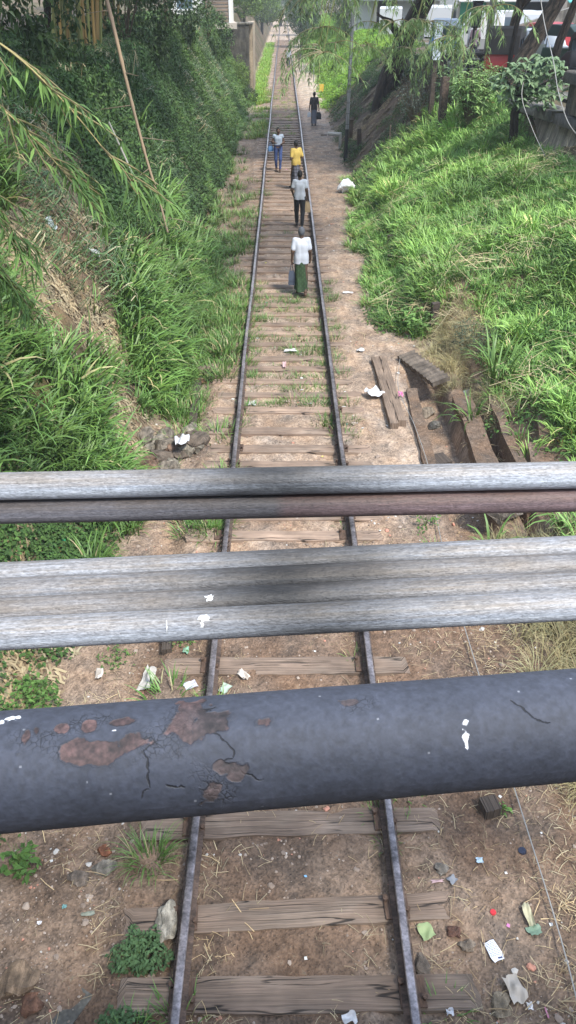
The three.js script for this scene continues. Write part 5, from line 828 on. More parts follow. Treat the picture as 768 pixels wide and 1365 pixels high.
bag('paper_bag', 'tan paper bag carried by the young man in black trousers', p2.world(p2.J.wrR), 1, 0.16, 0.3, 0.08, paint(0.5, 0.36, 0.2), 0.04);
bag('shopping_bag', 'black bag in the right hand of the man on the path', p5.world(p5.J.wrR), 1, 0.24, 0.36, 0.12, M.black, 0.08);
bag('plastic_bag', 'thin white plastic bag in the left hand of the man on the path', p5.world(p5.J.wrL), 1, 0.18, 0.24, 0.1, paint(0.65, 0.66, 0.68, 0.5), 0.08);
{ const t = bag('shoulder_bag', 'blue bag hanging at the hip of the person in blue jeans', V(-0.62, 0.98, -35.75), 0.1, 0.2, 0.2, 0.09, paint(0.04, 0.12, 0.26, 0.6), 0.14); t.rotation.y = 0.4; }

// ---------------------------------------------------------------- things beside the track
const white = paint(0.72, 0.72, 0.70, 0.7);
{ // pole with its bracket
  const x = 2.72, D = 38.2, y = landY(x, D), t = thing('metal_pole', 'tall grey metal pole with black foot and dark bracket, partly behind bamboo', 'pole', x, y, -D), H = 6.4;
  part('foot', cyl(0.085, 0.08, 1.5, 12, 0, 0.55, 0), M.black, t); part('shaft', cyl(0.078, 0.07, H - 1.25, 14, 0.0, 1.25 + (H - 1.25) / 2, 0), M.steelGrey, t);
  for (let k = 0; k < 7; k++) { const b = new THREE.TorusGeometry(0.08, 0.008, 5, 14); b.rotateX(Math.PI / 2); b.translate(0, 1.5 + k * 0.42, 0); part('band', b, M.black, t); }
  const s = new THREE.Shape([new THREE.Vector2(0, 0), new THREE.Vector2(0.3, -0.02), new THREE.Vector2(0.3, -0.22)]), fl = new THREE.ExtrudeGeometry(s, { depth: 0.03, bevelEnabled: false }); fl.translate(0.22, 3.3, 0); part('bracket', merge([metreUV(fl), bar([0, 3.33, 0.015], [0.34, 3.28, 0.015], 0.02)]), M.black, t);
  t.rotation.z = -0.012;
}
{ // small white marker post with a fallen arm
  const x = 2.42, D = 41.5, y = landY(x, D), t = thing('marker_post', 'short white concrete marker post with a rounded arm beside the grey pole', 'marker post', x, y, -D, 0.1);
  part('post', box(0.12, 0.75, 0.12, 0.25, 0.35, 0, 0.02), paint(0.34, 0.34, 0.33), t); const a = cyl(0.085, 0.085, 0.6, 12); a.rotateZ(1.5); a.translate(-0.06, 0.66, 0); part('arm', a, paint(0.42, 0.42, 0.41), t); part('end_plate', box(0.3, 0.04, 0.08, -0.55, 0.62, 0, 0.01), M.woodDark, t);
}
{ // diamond sign and yellow board far along the path
  const t = thing('diamond_sign', 'grey diamond shaped sign on a thin post beside the far path', 'sign', 2.5, landY(2.5, 76), -76); part('post', cyl(0.04, 0.04, 2.5, 8, 0, 1.2, 0), M.steelGrey, t); const b = box(0.42, 0.42, 0.02, 0, 0, 0, 0.006); b.rotateZ(Math.PI / 4); b.translate(0, 2.55, 0.05); part('panel', b, paint(0.5, 0.55, 0.58), t);
  const q = thing('warning_board', 'small yellow board at the edge of the bushes by the far path', 'board', 2.75, landY(2.75, 66), -66, 0.1); part('panel', box(0.36, 0.5, 0.05, 0, 0.45, 0, 0.01), paint(0.66, 0.42, 0.06), q); part('leg', box(0.06, 0.5, 0.06, 0, 0, 0), M.woodDark, q);
}
const post = (label, x, D, h, w, lean, mat = M.woodDark, name = 'old_post') => { const g = jitter(new THREE.BoxGeometry(w, h + 0.4, w * 0.8, 2, 6, 2), 0.012, 9, h * 70 | 0); g.translate(0, h / 2 - 0.2, 0); const m = solo(name, metreUV(g), mat, label, 'post', x, landY(x, D), -D, 0.2); m.rotation.z = lean; return m; };
post('tall dark square rail post standing in the grass left of the tall shrub', 5.42, 30.1, 1.78, 0.24, 0.01, M.railSide);
post('small dark stub post at the head of the gully', 3.2, 16.4, 0.5, 0.16, 0.04);
post('little stub post on the step in the grass beside the path', 2.95, 22.6, 0.4, 0.14, 0.05);
post('low rotten post behind the grey pole', 3.1, 40.8, 0.9, 0.16, -0.03); post('second rotten post right of the grey pole, in shade', 3.35, 38.5, 0.85, 0.18, 0.05);
post('thin pale stick post standing on the litter slope below the street', 4.1, 33.6, 0.7, 0.05, 0.02, M.wood);
post('dark post below the white notice', 5.42, 32.6, 2.2, 0.16, 0.0); post('leaning dark post between the notice and the motorcycles', 5.95, 33.4, 2.1, 0.14, 0.12);
{ // white notice fixed to the first of those posts; its lines are too small to read
  const t = thing('notice_board', 'narrow white notice with faint lines fixed above the dark post', 'notice', 5.42, landY(5.42, 32.6) + 1.75, -32.45); part('panel', box(0.28, 1.15, 0.03, 0, 0.62, 0, 0.006), paint(0.6, 0.64, 0.72), t);
  for (let k = 0; k < 13; k++) part('printed_line', box(0.2 - 0.06 * hash(k, 2, 2), 0.018, 0.004, -0.01, 0.14 + k * 0.078, 0.017), paint(0.22, 0.25, 0.33), t);
}
{ // lamp pole and the black box on its thin stand
  const t = thing('lamp_pole', 'thick pale grey pole with a rusty band at the street edge', 'pole', 8.75, 3.25, -39.2); part('shaft', cyl(0.16, 0.145, 7, 16, 0, 3.4, 0), M.polePale, t); part('rust_band', cyl(0.1535, 0.1525, 0.5, 16, 0, 2.2, 0), paint(0.3, 0.15, 0.1), t);
  const s = thing('signal_box', 'black box raised on a thin stand left of the pale pole', 'signal', 8.65, 3.25, -42); part('stand', cyl(0.05, 0.05, 2.1, 8, 0, 0.9, 0), M.black, s); part('housing', box(0.42, 1.0, 0.3, 0.05, 2.1, 0, 0.04), paint(0.02, 0.022, 0.03), s); part('hood', box(0.46, 0.05, 0.36, 0.05, 2.62, 0.02, 0.01), M.black, s);
}
function cableThing(name, label, pts, r, mat, sag = 0) { const cv = new THREE.CatmullRomCurve3(pts.map((p) => V(...p))), m = new MB(), q = cv.getPoints(60); m.tube(q, r, 5); return solo(name, m.geo(), mat, label, 'cable', 0, 0, 0); }
cableThing('hanging_cable', 'grey cable hanging across the leaning trunk down over the stone wall', [[6.9, 6.6, -26], [7.1, 5.6, -25.5], [7.2, 4.6, -24.2], [7.25, 3.9, -23.4], [7.45, 3.2, -22.4], [7.9, 2.9, -21.6], [8.6, 3.4, -20]], 0.012, M.wire);
cableThing('hanging_cable', 'thin wire dropping from the wall bush down the face of the stone wall', [[7.0, 4.4, -26], [6.85, 3.7, -25.6], [7.05, 3.0, -24.9], [7.3, 2.4, -24.1], [7.5, 2.0, -23.4]], 0.01, M.wire);
cableThing('signal_wire', 'thin steel signal wire running along the drain right of the track', [[1.98, 0, -1.8], [2.12, -0.1, -3], [2.1, -0.08, -4.5], [2.08, -0.1, -6], [2.06, -0.08, -8], [2.13, -0.1, -9.5], [2.2, -0.05, -10.5], [2.18, -0.04, -12], [2.1, -0.08, -13.6], [2.3, -0.06, -15]], 0.006, M.wire);
{ // timbers, slabs and stones in the broken drain of the right bank
  const timber = (label, name, L, W, Hh, x, y, z, ry, rx, rz, mat, seed) => { const g = jitter(new THREE.BoxGeometry(W, Hh, L, 2, 2, 16), 0.014, 4, seed); const uvd = metreUV(g); const uu = uvd.attributes.uv; for (let k = 0; k < uu.count; k++) { const a = uu.getX(k); uu.setXY(k, uu.getY(k), a); } const m = solo(name, uvd, mat, label, 'timber', x, y, z); m.rotation.set(rx, ry, rz); return m; };
  const lg = thing('loose_sleeper', 'loose brown sleeper with a split end lying beside the path', 'timber', 1.9, -0.12, -13.6, 0.012);
  const half = (sx, w, l, dz, seed) => { const g = jitter(new THREE.BoxGeometry(w, 0.15, l, 2, 2, 18), 0.01, 5, seed); g.translate(sx, 0, dz); const u = metreUV(g), q = u.attributes.uv; for (let k = 0; k < q.count; k++) { const a = q.getX(k); q.setXY(k, q.getY(k), a); } return u; };
  part('timber_half', half(-0.072, 0.15, 3.0, 0, 31), M.wood, lg); part('timber_half', half(0.08, 0.14, 2.93, -0.06, 32), M.wood, lg);
  timber('dark timber edging along the drain, with the wire lying on it', 'drain_edging', 3.2, 0.2, 0.32, 2.3, -0.24, -12.0, -0.035, 0, 0.04, M.earthy, 41);
  timber('dark timber block at the near end of the drain edging', 'timber_block', 0.3, 0.26, 0.26, 2.46, -0.22, -10.95, 0.35, 0, 0.1, M.woodDark, 42);
  const rs = thing('ribbed_slab', 'broken ribbed slab leaning over the head of the gully', 'slab', 2.68, -0.02, -14.45, 0.0); { const W = 0.36, L = 1.6, g = new THREE.BoxGeometry(W, 0.09, L, 6, 1, 60), p = g.attributes.position; for (let k = 0; k < p.count; k++) { const z = p.getZ(k), x = p.getX(k); p.setXYZ(k, x + (x > 0.1 ? 0.05 * (fbm(z * 5, 3, 5) - 0.5) + 0.012 * Math.sin(z * 40) : 0), p.getY(k) + 0.014 * Math.sin(z * 40), z); } g.computeVertexNormals(); part('slab', metreUV(g), M.slabBrown, rs); } rs.rotation.set(-0.05, 0.3, 0.25);
  const wallStrip = (name, label, w, h, l, x, y, D, ry, mat, seed) => { const g = jitter(new THREE.BoxGeometry(w, h, l, 3, 3, 24), 0.03, 2.2, seed); return Object.assign(solo(name, metreUV(g), mat, label, 'low wall', x, y, -D, ry)); };
  wallStrip('drain_wall', 'earth covered concrete strip between the gully and the dark slot', 0.34, 0.6, 3.6, 3.2, -0.36, 11.4, -0.02, M.earthy, 51);
  wallStrip('drain_wall', 'stained concrete side of the dark slot in the right bank', 0.16, 0.75, 3.4, 3.63, -0.26, 11.2, -0.035, M.earthy, 52);
  wallStrip('step_block', 'broken dark step block half buried at the foot of the grass slope', 0.5, 0.3, 0.9, 4.02, 0.0, 10.6, -0.15, M.earthy, 53);
  wallStrip('step_block', 'second broken step block above the first on the grass slope', 0.45, 0.3, 0.8, 4.3, 0.12, 11.4, -0.2, M.earthy, 54);
  const stone = (label, x, D, r, seed, c, sy = 0.6, sx = 1, sz = 1, lift = 0.2, ry = 0) => { const g = rock(r, seed, sx, sy, sz, 2); g.setAttribute('color', new THREE.Float32BufferAttribute(new Float32Array(g.attributes.position.count * 3).map((_, i) => c[i % 3]), 3)); return solo('stone', g, M.stone, label, 'stone', x, landY(x, D) + r * lift, -D, ry); };
  stone('pale flat stone in the gully just below the ribbed slab', 2.62, 13.4, 0.17, 61, [0.6, 0.5, 0.4]); stone('grey stone in the gully below the pale flat one', 2.72, 12.9, 0.14, 62, [0.36, 0.34, 0.31]);
  stone('small brown stone beneath the right end of the pipe bundle', 2.2, 6.1, 0.08, 63, [0.34, 0.25, 0.2]); stone('grey boulder at the left edge of the weedy bank, by the rusty pipe', 3.1, 9.5, 0.28, 64, [0.36, 0.31, 0.27]);
  stone('white lump of cement on the sleeper end against the left rail', -1.03, 3.42, 0.13, 65, [0.82, 0.76, 0.66], 0.3, 0.62, 1.25, 0.6, 0.12);
  stone('broken tan brick lying at the lower left corner', -2.14, 3.02, 0.13, 66, [0.56, 0.4, 0.28], 0.5, 1, 1.1); stone('broken red brick near the tan brick at lower left', -1.99, 2.86, 0.075, 67, [0.46, 0.24, 0.16]);
  stone('red brick chip on the earth left of the grass tuft', -1.68, 4.15, 0.06, 68, [0.6, 0.24, 0.13], 0.5); stone('pale grey flat stone left of the grass tuft', -1.66, 3.98, 0.075, 69, [0.56, 0.5, 0.43], 0.3, 1.3); stone('brown flat stone beside the pale one, left of the tuft', -1.86, 3.9, 0.075, 70, [0.45, 0.36, 0.3], 0.3, 1.2);
  stone('dark red brick chunk right of the right rail', 1.31, 3.38, 0.055, 71, [0.38, 0.2, 0.15], 0.7); stone('pale pebble stone below the brick chunk, right of the rail', 1.39, 3.27, 0.05, 72, [0.62, 0.5, 0.4], 0.5, 1.3); stone('beige flat stone near the bottom edge, right of the sleeper end', 1.55, 2.82, 0.085, 73, [0.58, 0.48, 0.36], 0.4); stone('pale stone by the end of the third sleeper, right of the rail', 1.29, 3.93, 0.055, 74, [0.55, 0.49, 0.43], 0.6); stone('grey stone touching the right rail near the bottom edge', 1.02, 3.12, 0.07, 75, [0.4, 0.33, 0.28], 0.5, 0.8, 1.3);
  const heap = rng(77); for (let k = 0; k < 24; k++) { const zone = k >> 2, x = -1.85 + (zone === 3 ? 0.3 + heap() * 0.15 : zone === 4 ? -0.45 - heap() * 0.2 : (heap() - 0.6) * 0.6), D = 11.4 + [-0.4, 0.8, 0.2, 0.15, 0.3, 0.1][zone] + (heap() - 0.5) * 0.35, r = 0.09 + heap() * 0.11, c = [[0.5, 0.43, 0.36], [0.34, 0.27, 0.22], [0.46, 0.3, 0.22], [0.62, 0.56, 0.47]][k % 4]; const m = stone(['pale', 'dark', 'reddish', 'cream'][k % 4] + ' broken stone ' + ['at the near edge', 'at the far edge', 'on the crest', 'at the rail side', 'at the grass side', 'half buried in the middle'][k >> 2] + ' of the rubble heap left of the track', x, D, r, 200 + k, c, 0.75, 1, 1.2, zone === 2 ? 1.1 : 0.5, heap() * 6); m.userData.group = 'stones of the rubble heap'; }
  for (const [x, D, r, c, label] of [[-1.74, 14.4, 0.12, [0.5, 0.24, 0.16], 'red brick lying by the broken timber left of the track'], [-1.9, 14.15, 0.08, [0.7, 0.68, 0.62], 'white stone near the red brick at the foot of the grass']]) stone(label, x, D, r, D * 9 | 0, c, 0.6, 1.2);
  timber('broken sleeper end lying askew at the foot of the tall grass', 'timber_piece', 0.6, 0.2, 0.16, -1.55, -0.22, -14.85, -1.05, 0, 0.1, M.wood, 43); timber('thin rotten timber lying along the left drain towards the rubble', 'timber_piece', 2.6, 0.14, 0.14, -1.72, -0.3, -13.2, 0.05, 0, 0.1, M.woodDark, 44); timber('short upright timber stub beside the sleeper end, under the grey bundle', 'timber_piece', 0.34, 0.11, 0.2, -1.43, -0.22, -6.75, 0.1, 0, 0.1, M.woodDark, 45); timber('grey slate coloured board at the bottom left corner', 'board_piece', 0.34, 0.16, 0.02, -1.68, -0.27, -2.83, -0.5, 0, 0.05, M.concrete, 46); timber('dark stump of wood on the earth below the right end of the tar pipe', 'timber_piece', 0.16, 0.16, 0.18, 1.83, -0.13, -4.5, 0.2, 0, 0, M.woodDark, 47);
}
// ---------------------------------------------------------------- litter that can be made out
function crumple(name, label, cat, x, D, w, l, c, seed, hgt = 0.02, ry = 0, mat) { w *= D < 8 ? 0.8 : 1; l *= D < 8 ? 0.8 : 1; { const g = (c[0] + c[1] + c[2]) / 3; c = c.map((q, i) => (q * 0.72 + g * 0.28) * 0.72 + [0.06, 0.048, 0.038][i]); } hgt *= 1.5; const g = new THREE.PlaneGeometry(w, l, 7, 7), p = g.attributes.position; g.rotateX(-Math.PI / 2); for (let k = 0; k < p.count; k++) { const X = p.getX(k), Z = p.getZ(k), n = vnoise(X / w * 3.1 + seed, Z / l * 3.1, seed); p.setXYZ(k, X * (0.82 + 0.36 * vnoise(Z / l * 4 + 5, seed, 2)), n * hgt, Z * (0.82 + 0.36 * vnoise(X / w * 4, seed, 3))); } g.computeVertexNormals(); const m = solo(name, g, mat || paint(...c, 0.6), label, cat, x, landY(x, D) + 0.006, -D, ry); m.material.side = THREE.DoubleSide; return m; }
const labelTex = (() => { const c = document.createElement('canvas'); c.width = 128; c.height = 192; const q = c.getContext('2d'); q.fillStyle = '#e9ecf4'; q.fillRect(0, 0, 128, 192); q.fillStyle = '#44486a'; for (let y = 10; y < 150; y += 14) { let x = 8; while (x < 112) { const w = 6 + hash(x, y, 5) * 16; q.fillRect(x, y, Math.min(w, 118 - x), 5); x += w + 5; } } q.fillRect(60, 160, 48, 18); const t = new THREE.CanvasTexture(c); t.colorSpace = THREE.SRGBColorSpace; return STD({ map: t, side: THREE.DoubleSide, roughness: 0.6 }); })();
crumple('paper_label', 'white printed paper label lying on the earth at lower right', 'paper', 1.59, 3.22, 0.12, 0.19, [1, 1, 1], 3, 0.014, 0.35, labelTex);
crumple('food_wrapper', 'green and yellow torn wrapper at lower right, above the label', 'wrapper', 1.95, 3.38, 0.14, 0.1, [0.12, 0.3, 0.18], 4, 0.03, 0.3); crumple('dry_leaf_blade', 'bunch of pale dry leaf blades lying on the green wrapper', 'leaf', 1.93, 3.5, 0.08, 0.22, [0.5, 0.48, 0.25], 5, 0.04, 0.1);
crumple('green_leaf', 'round light green fallen leaf beside the right rail', 'leaf', 1.08, 3.39, 0.13, 0.15, [0.3, 0.46, 0.12], 6, 0.02, 0.4);
crumple('plastic_rag', 'dirty pale plastic rag by the bottom edge at right', 'rag', 1.68, 2.93, 0.15, 0.24, [0.52, 0.46, 0.38], 7, 0.06, 0.3); crumple('paper_scrap', 'white paper scrap beside the dirty plastic rag', 'paper', 1.77, 2.82, 0.05, 0.07, [0.8, 0.8, 0.82], 8, 0.02); crumple('paper_scrap', 'crumpled white scrap just right of the lowest right sleeper end', 'paper', 1.16, 2.77, 0.07, 0.07, [0.75, 0.78, 0.85], 9, 0.05); crumple('paper_scrap', 'crumpled white paper between the rails at the bottom edge', 'paper', 0.41, 2.72, 0.13, 0.1, [0.8, 0.8, 0.82], 10, 0.06, 0.3);
crumple('pink_straw', 'pink plastic straw near the bottom right corner', 'straw', 1.88, 2.77, 0.016, 0.09, [0.7, 0.16, 0.35], 11, 0.01, 0.1); crumple('blue_sachet', 'small blue and white sachet on the earth right of the path', 'sachet', 1.64, 4.0, 0.07, 0.06, [0.35, 0.6, 0.8], 12, 0.015); crumple('grey_sachet', 'grey blue sachet lying by the end of the third sleeper', 'sachet', 1.37, 3.82, 0.09, 0.08, [0.2, 0.24, 0.3], 13, 0.02, 0.6); crumple('pink_wrapper', 'thin faded pink wrapper beside the grey blue sachet', 'wrapper', 1.24, 3.81, 0.13, 0.03, [0.55, 0.3, 0.33], 14, 0.01, 0.1);
{ const cap2 = (label, x, D, r, mat) => { const g = merge([cyl(r, r * 0.92, r * 0.6, 16), cyl(r * 1.06, r * 1.06, r * 0.12, 16, 0, -r * 0.25, 0)]); const m = solo('bottle_cap', g, mat, label, 'bottle cap', x, landY(x, D) + r * 0.3, -D); m.rotation.z = 0.3; }; cap2('dark blue black bottle cap on the stony earth at right', 2.04, 4.1, 0.035, paint(0.03, 0.035, 0.06, 0.35)); cap2('small red bottle cap on the earth right of the sleeper ends', 1.65, 3.53, 0.024, paint(0.6, 0.04, 0.05, 0.4)); }
crumple('teal_scrap', 'teal plastic scrap on the stony earth at left', 'plastic', -1.92, 3.63, 0.045, 0.04, [0.05, 0.36, 0.38], 15, 0.02); crumple('green_scrap', 'dull green strip of plastic beside the teal scrap', 'plastic', -1.71, 3.57, 0.15, 0.05, [0.2, 0.26, 0.19], 16, 0.03, 0.1); crumple('paper_scrap', 'small white paper scrap left of the teal scrap', 'paper', -2.1, 3.5, 0.05, 0.04, [0.8, 0.8, 0.84], 17, 0.02);
crumple('printed_card', 'white and violet card beside the left rail, above the tar pipe', 'card', -1.1, 6.1, 0.19, 0.13, [0.62, 0.62, 0.76], 18, 0.02, 0.5); crumple('plastic_rag', 'long pale grey plastic rag left of the sleeper end', 'rag', -1.6, 6.25, 0.17, 0.46, [0.5, 0.48, 0.43], 19, 0.09, -0.15); crumple('green_sachet', 'green and white sachet just inside the left rail', 'sachet', -0.72, 6.06, 0.13, 0.17, [0.4, 0.6, 0.45], 20, 0.02, -0.5); crumple('torn_paper', 'pointed torn white paper strip between the rails', 'paper', -0.52, 6.2, 0.1, 0.18, [0.75, 0.66, 0.55], 21, 0.05, 0.7); crumple('green_packet', 'green packet lying in the weeds by the left rail', 'packet', -1.2, 6.6, 0.09, 0.12, [0.16, 0.5, 0.3], 22, 0.04);
crumple('plastic_rag', 'pale scrap of plastic on the straw at left, by the bundle end', 'rag', -2.15, 6.3, 0.12, 0.15, [0.65, 0.58, 0.5], 23, 0.08); crumple('plastic_bag', 'white printed plastic bag on the path left of the loose sleeper', 'bag', 1.62, 13.4, 0.3, 0.34, [0.72, 0.74, 0.78], 24, 0.12, 0.4); crumple('magenta_scrap', 'small magenta scrap at the near end of the loose sleeper', 'plastic', 2.12, 13.4, 0.09, 0.13, [0.75, 0.08, 0.38], 25, 0.06); crumple('plastic_bag', 'grey white plastic bag caught under the grass in the gully', 'bag', 3.42, 13.7, 0.3, 0.5, [0.5, 0.5, 0.5], 26, 0.25, 0.2); crumple('plastic_scrap', 'white plastic scrap between the sleepers below the nearest walker', 'plastic', 0.07, 15.75, 0.26, 0.16, [0.8, 0.8, 0.8], 27, 0.05); crumple('pink_paper', 'pink paper strip lying on a sleeper below the walkers', 'paper', -0.06, 14.85, 0.07, 0.3, [0.75, 0.4, 0.42], 28, 0.02).position.y = -0.13; crumple('plastic_scrap', 'white plastic shred inside the left rail near the pink strip', 'plastic', -0.66, 13.2, 0.16, 0.18, [0.78, 0.78, 0.76], 29, 0.06); crumple('plastic_scrap', 'blue white plastic piece lying on the rubble heap', 'plastic', -1.74, 11.3, 0.22, 0.3, [0.7, 0.74, 0.8], 30, 0.1).position.y = 0.0; crumple('paper_scrap', 'flat white paper on the path right of the nearest walker', 'paper', 1.55, 19.5, 0.26, 0.12, [0.8, 0.8, 0.8], 31, 0.02); crumple('plastic_scrap', 'white plastic piece beside the path above the loose sleeper', 'plastic', 1.55, 15.6, 0.16, 0.14, [0.8, 0.8, 0.8], 32, 0.05);
crumple('plastic_scrap', 'white plastic sheet piece in the washed out hollow of the left bank', 'plastic', leftFoot(14) - 2.05, 14.0, 0.26, 0.2, [0.5, 0.63, 0.66], 33, 0.1).rotation.z = -0.9; crumple('plastic_scrap', 'small white plastic piece lower down by the hanging roots', 'plastic', leftFoot(14.6) - 1.6, 14.6, 0.24, 0.16, [0.7, 0.7, 0.74], 34, 0.08).rotation.z = -0.8;
{ const g = rock(0.25, 501, 1, 0.95, 0.9, 4); { const p = g.attributes.position; for (let k = 0; k < p.count; k++) { const q = 1 + (fbm(p.getX(k) * 14 + 9, p.getY(k) * 14 + p.getZ(k) * 11, 55, 3) - 0.5) * 0.3; p.setXYZ(k, p.getX(k) * q, p.getY(k) * q, p.getZ(k) * q); } g.computeVertexNormals(); } const m = solo('refuse_sack', g, paint(0.72, 0.75, 0.78, 0.45), 'tied white plastic sack dumped beside the path below the grey pole', 'sack', 2.3, landY(2.3, 31.4) + 0.22, -31.4); const q = new MB(); q.tube([V(0.02, 0.16, 0), V(0.03, 0.22, 0.01), V(0.05, 0.28, 0.02)], [0.08, 0.03, 0.06], 7); part('tied_neck', q.geo(), m.material, m); }
{ const t = thing('plastic_bottle', 'brown bottle with a green cap lying on the straw at left', 'bottle', -2.98, landY(-2.98, 8.2) + 0.05, -8.2, 0.2), pr = [[0.001, -0.14], [0.045, -0.135], [0.048, 0.03], [0.04, 0.07], [0.018, 0.11], [0.018, 0.125]].map((p) => new THREE.Vector2(...p)), g = new THREE.LatheGeometry(pr, 16); part('bottle_body', g, paint(0.3, 0.2, 0.09, 0.2), t); part('cap', cyl(0.026, 0.024, 0.03, 14, 0, 0.14, 0), paint(0.02, 0.36, 0.15, 0.4), t); t.rotation.set(-0.6, 0.2, -0.25); }

// ---------------------------------------------------------------- stone wall along the street
{
  const t = thing('stone_wall', 'weathered grey stone retaining wall with a panelled parapet above the grass', 'wall', 0, 0, 0);
  const run = (name, d0, d1, prof, mat, par, bev) => { const m = new MB(), n = Math.ceil((d1 - d0) * 2); let prev; for (let k = 0; k <= n; k++) { const D = mix(d0, d1, k / n), row = prof.map(([dx, y], i) => m.v(wallX(D) + dx + (bev ? (fbm(D * 1.7, i, 9, 3) - 0.5) * 0.05 : 0), y, -D, [1, 1, 1], D, y + dx)); if (prev) for (let i = 0; i < row.length - 1; i++) m.quad(prev[i], row[i], row[i + 1], prev[i + 1]); prev = row; if (k === 0 || k === n) { for (let i = 1; i < row.length - 1; i++) k ? m.tri(row[0], row[i], row[i + 1]) : m.tri(row[0], row[i + 1], row[i]); } } const g = m.geo(), f = metreUV(g); const uv = f.attributes.uv; return part(name, f, mat, par); };
  const streak = STD({ map: rep(concMap, 0.7, 0.28), bumpMap: rep(concBump, 0.7, 0.28), bumpScale: 0.03, color: col(0.62, 0.56, 0.49), roughness: 0.95 });
  run('battered_face', 6, 29.2, [[0.0, 1.4], [0.0, 1.6], [0.32, 3.0], [0.9, 3.0], [0.9, 1.2]], streak, t, true);
  run('ledge', 6, 25.2, [[0.12, 3.004], [0.12, 3.26], [0.85, 3.26], [0.85, 3.004]], M.concDark, t, true);
  run('ledge', 25.4, 29.2, [[0.1, 3.004], [0.1, 3.3], [0.85, 3.3], [0.85, 3.004]], M.concrete, t, true);
  run('coping', 6, 25.2, [[0.18, 4.06], [0.18, 4.3], [0.26, 4.36], [0.74, 4.36], [0.82, 4.3], [0.82, 4.06]], M.concDark, t, true);
  run('parapet_core', 6, 25.1, [[0.36, 3.264], [0.36, 4.056], [0.7, 4.056], [0.7, 3.264]], M.concDark, t, false);
  for (let D = 6.2, k = 0; D < 24.4; D += 1.15, k++) { const b = part('stone_block', box(0.12, 0.68, 1.06, 0, 0, 0, 0.03), k % 3 ? M.concrete : M.slabBrown, t); b.position.set(wallX(D + 0.5) + 0.31, 3.64, -(D + 0.5)); b.rotation.y = 0.09; }
}
// ---------------------------------------------------------------- the street and what stands on it
{ const s = new THREE.PlaneGeometry(70, 60, 1, 1); s.rotateX(-Math.PI / 2); const pp = s.attributes.position; structure('road', metreUV(s), STD({ map: rep(concMap, 0.2, 0.2), color: col(0.34, 0.33, 0.31), roughness: 0.95 })).position.set(44, 3.32, -58); pp.needsUpdate = true;
  const k = structure('pavement', box(70, 0.16, 3, 44, 3.36, -66.5, 0.02), M.concrete); k.receiveShadow = true; }
const tyre = (r, w) => { const g = new THREE.TorusGeometry(r - w / 2, w / 2, 8, 20); g.rotateY(Math.PI / 2); return g; };
const disc = (r, w) => { const g = new THREE.CylinderGeometry(r, r, w, 16); g.rotateZ(Math.PI / 2); return g; };
function wheel(par, x, y, z, r, w) { const q = part('wheel', disc(r * 0.6, w * 0.7), paint(0.4, 0.4, 0.42, 0.4), par); q.position.set(x, y, z); part('tyre', tyre(r, w), M.rubber, q); }
function rickshaw(label, x, D, turn, body, hood, x0 = 0) {       // three-wheeler, nose towards -z
  const t = thing('auto_rickshaw', label, 'auto rickshaw', x, 3.32, -D, turn, 'three wheelers on the street');
  part('body', ext([[1.28, 0.42], [1.2, 0.78], [0.98, 0.98], [0.82, 1.0], [0.72, 0.46], [0.2, 0.4], [0.1, 0.95], [-1.15, 0.95], [-1.25, 0.5], [-1.1, 0.28], [1.1, 0.26]], 1.22, 0.05), body, t);
  part('hood', ext([[0.86, 1.52], [0.6, 1.72], [-0.2, 1.78], [-1.0, 1.72], [-1.28, 1.5], [-1.3, 0.95], [-1.16, 0.95], [-1.12, 1.42], [0.78, 1.46]], 1.26, 0.03), hood, t);
  part('rear_panel', box(1.16, 0.5, 0.03, 0, 1.2, 1.2), hood, t); part('rear_window', box(0.6, 0.22, 0.02, 0, 1.3, 1.222, 0.005), M.glass, t);
  const w = box(1.02, 0.5, 0.02); w.rotateX(-0.24); w.translate(0, 1.22, -0.88); part('windscreen', w, M.glass, t);
  for (const s of [-1, 1]) { part('pillar', bar([s * 0.56, 0.95, -0.95], [s * 0.56, 1.5, -0.8], 0.025), M.black, t); part('pillar', bar([s * 0.57, 0.92, 0.0], [s * 0.57, 1.5, 0.0], 0.02), M.black, t); const h = new THREE.SphereGeometry(0.08, 12, 8); h.scale(1, 1, 0.5); h.translate(s * 0.42, 0.72, -1.2); part('headlight', h, paint(0.7, 0.7, 0.66, 0.2), t); part('tail_light', box(0.1, 0.12, 0.03, s * 0.5, 0.62, 1.28, 0.008), paint(0.5, 0.03, 0.03, 0.3), t); }
  part('seat', merge([box(1.0, 0.14, 0.5, 0, 0.72, 0.75, 0.03), box(1.0, 0.5, 0.12, 0, 1.0, 1.05, 0.03), box(0.5, 0.12, 0.35, 0, 0.75, -0.2, 0.03)]), M.black, t);
  wheel(t, 0, 0.24, -1.02, 0.24, 0.11); for (const s of [-1, 1]) wheel(t, s * 0.55, 0.24, 0.78, 0.24, 0.12); return t;
}
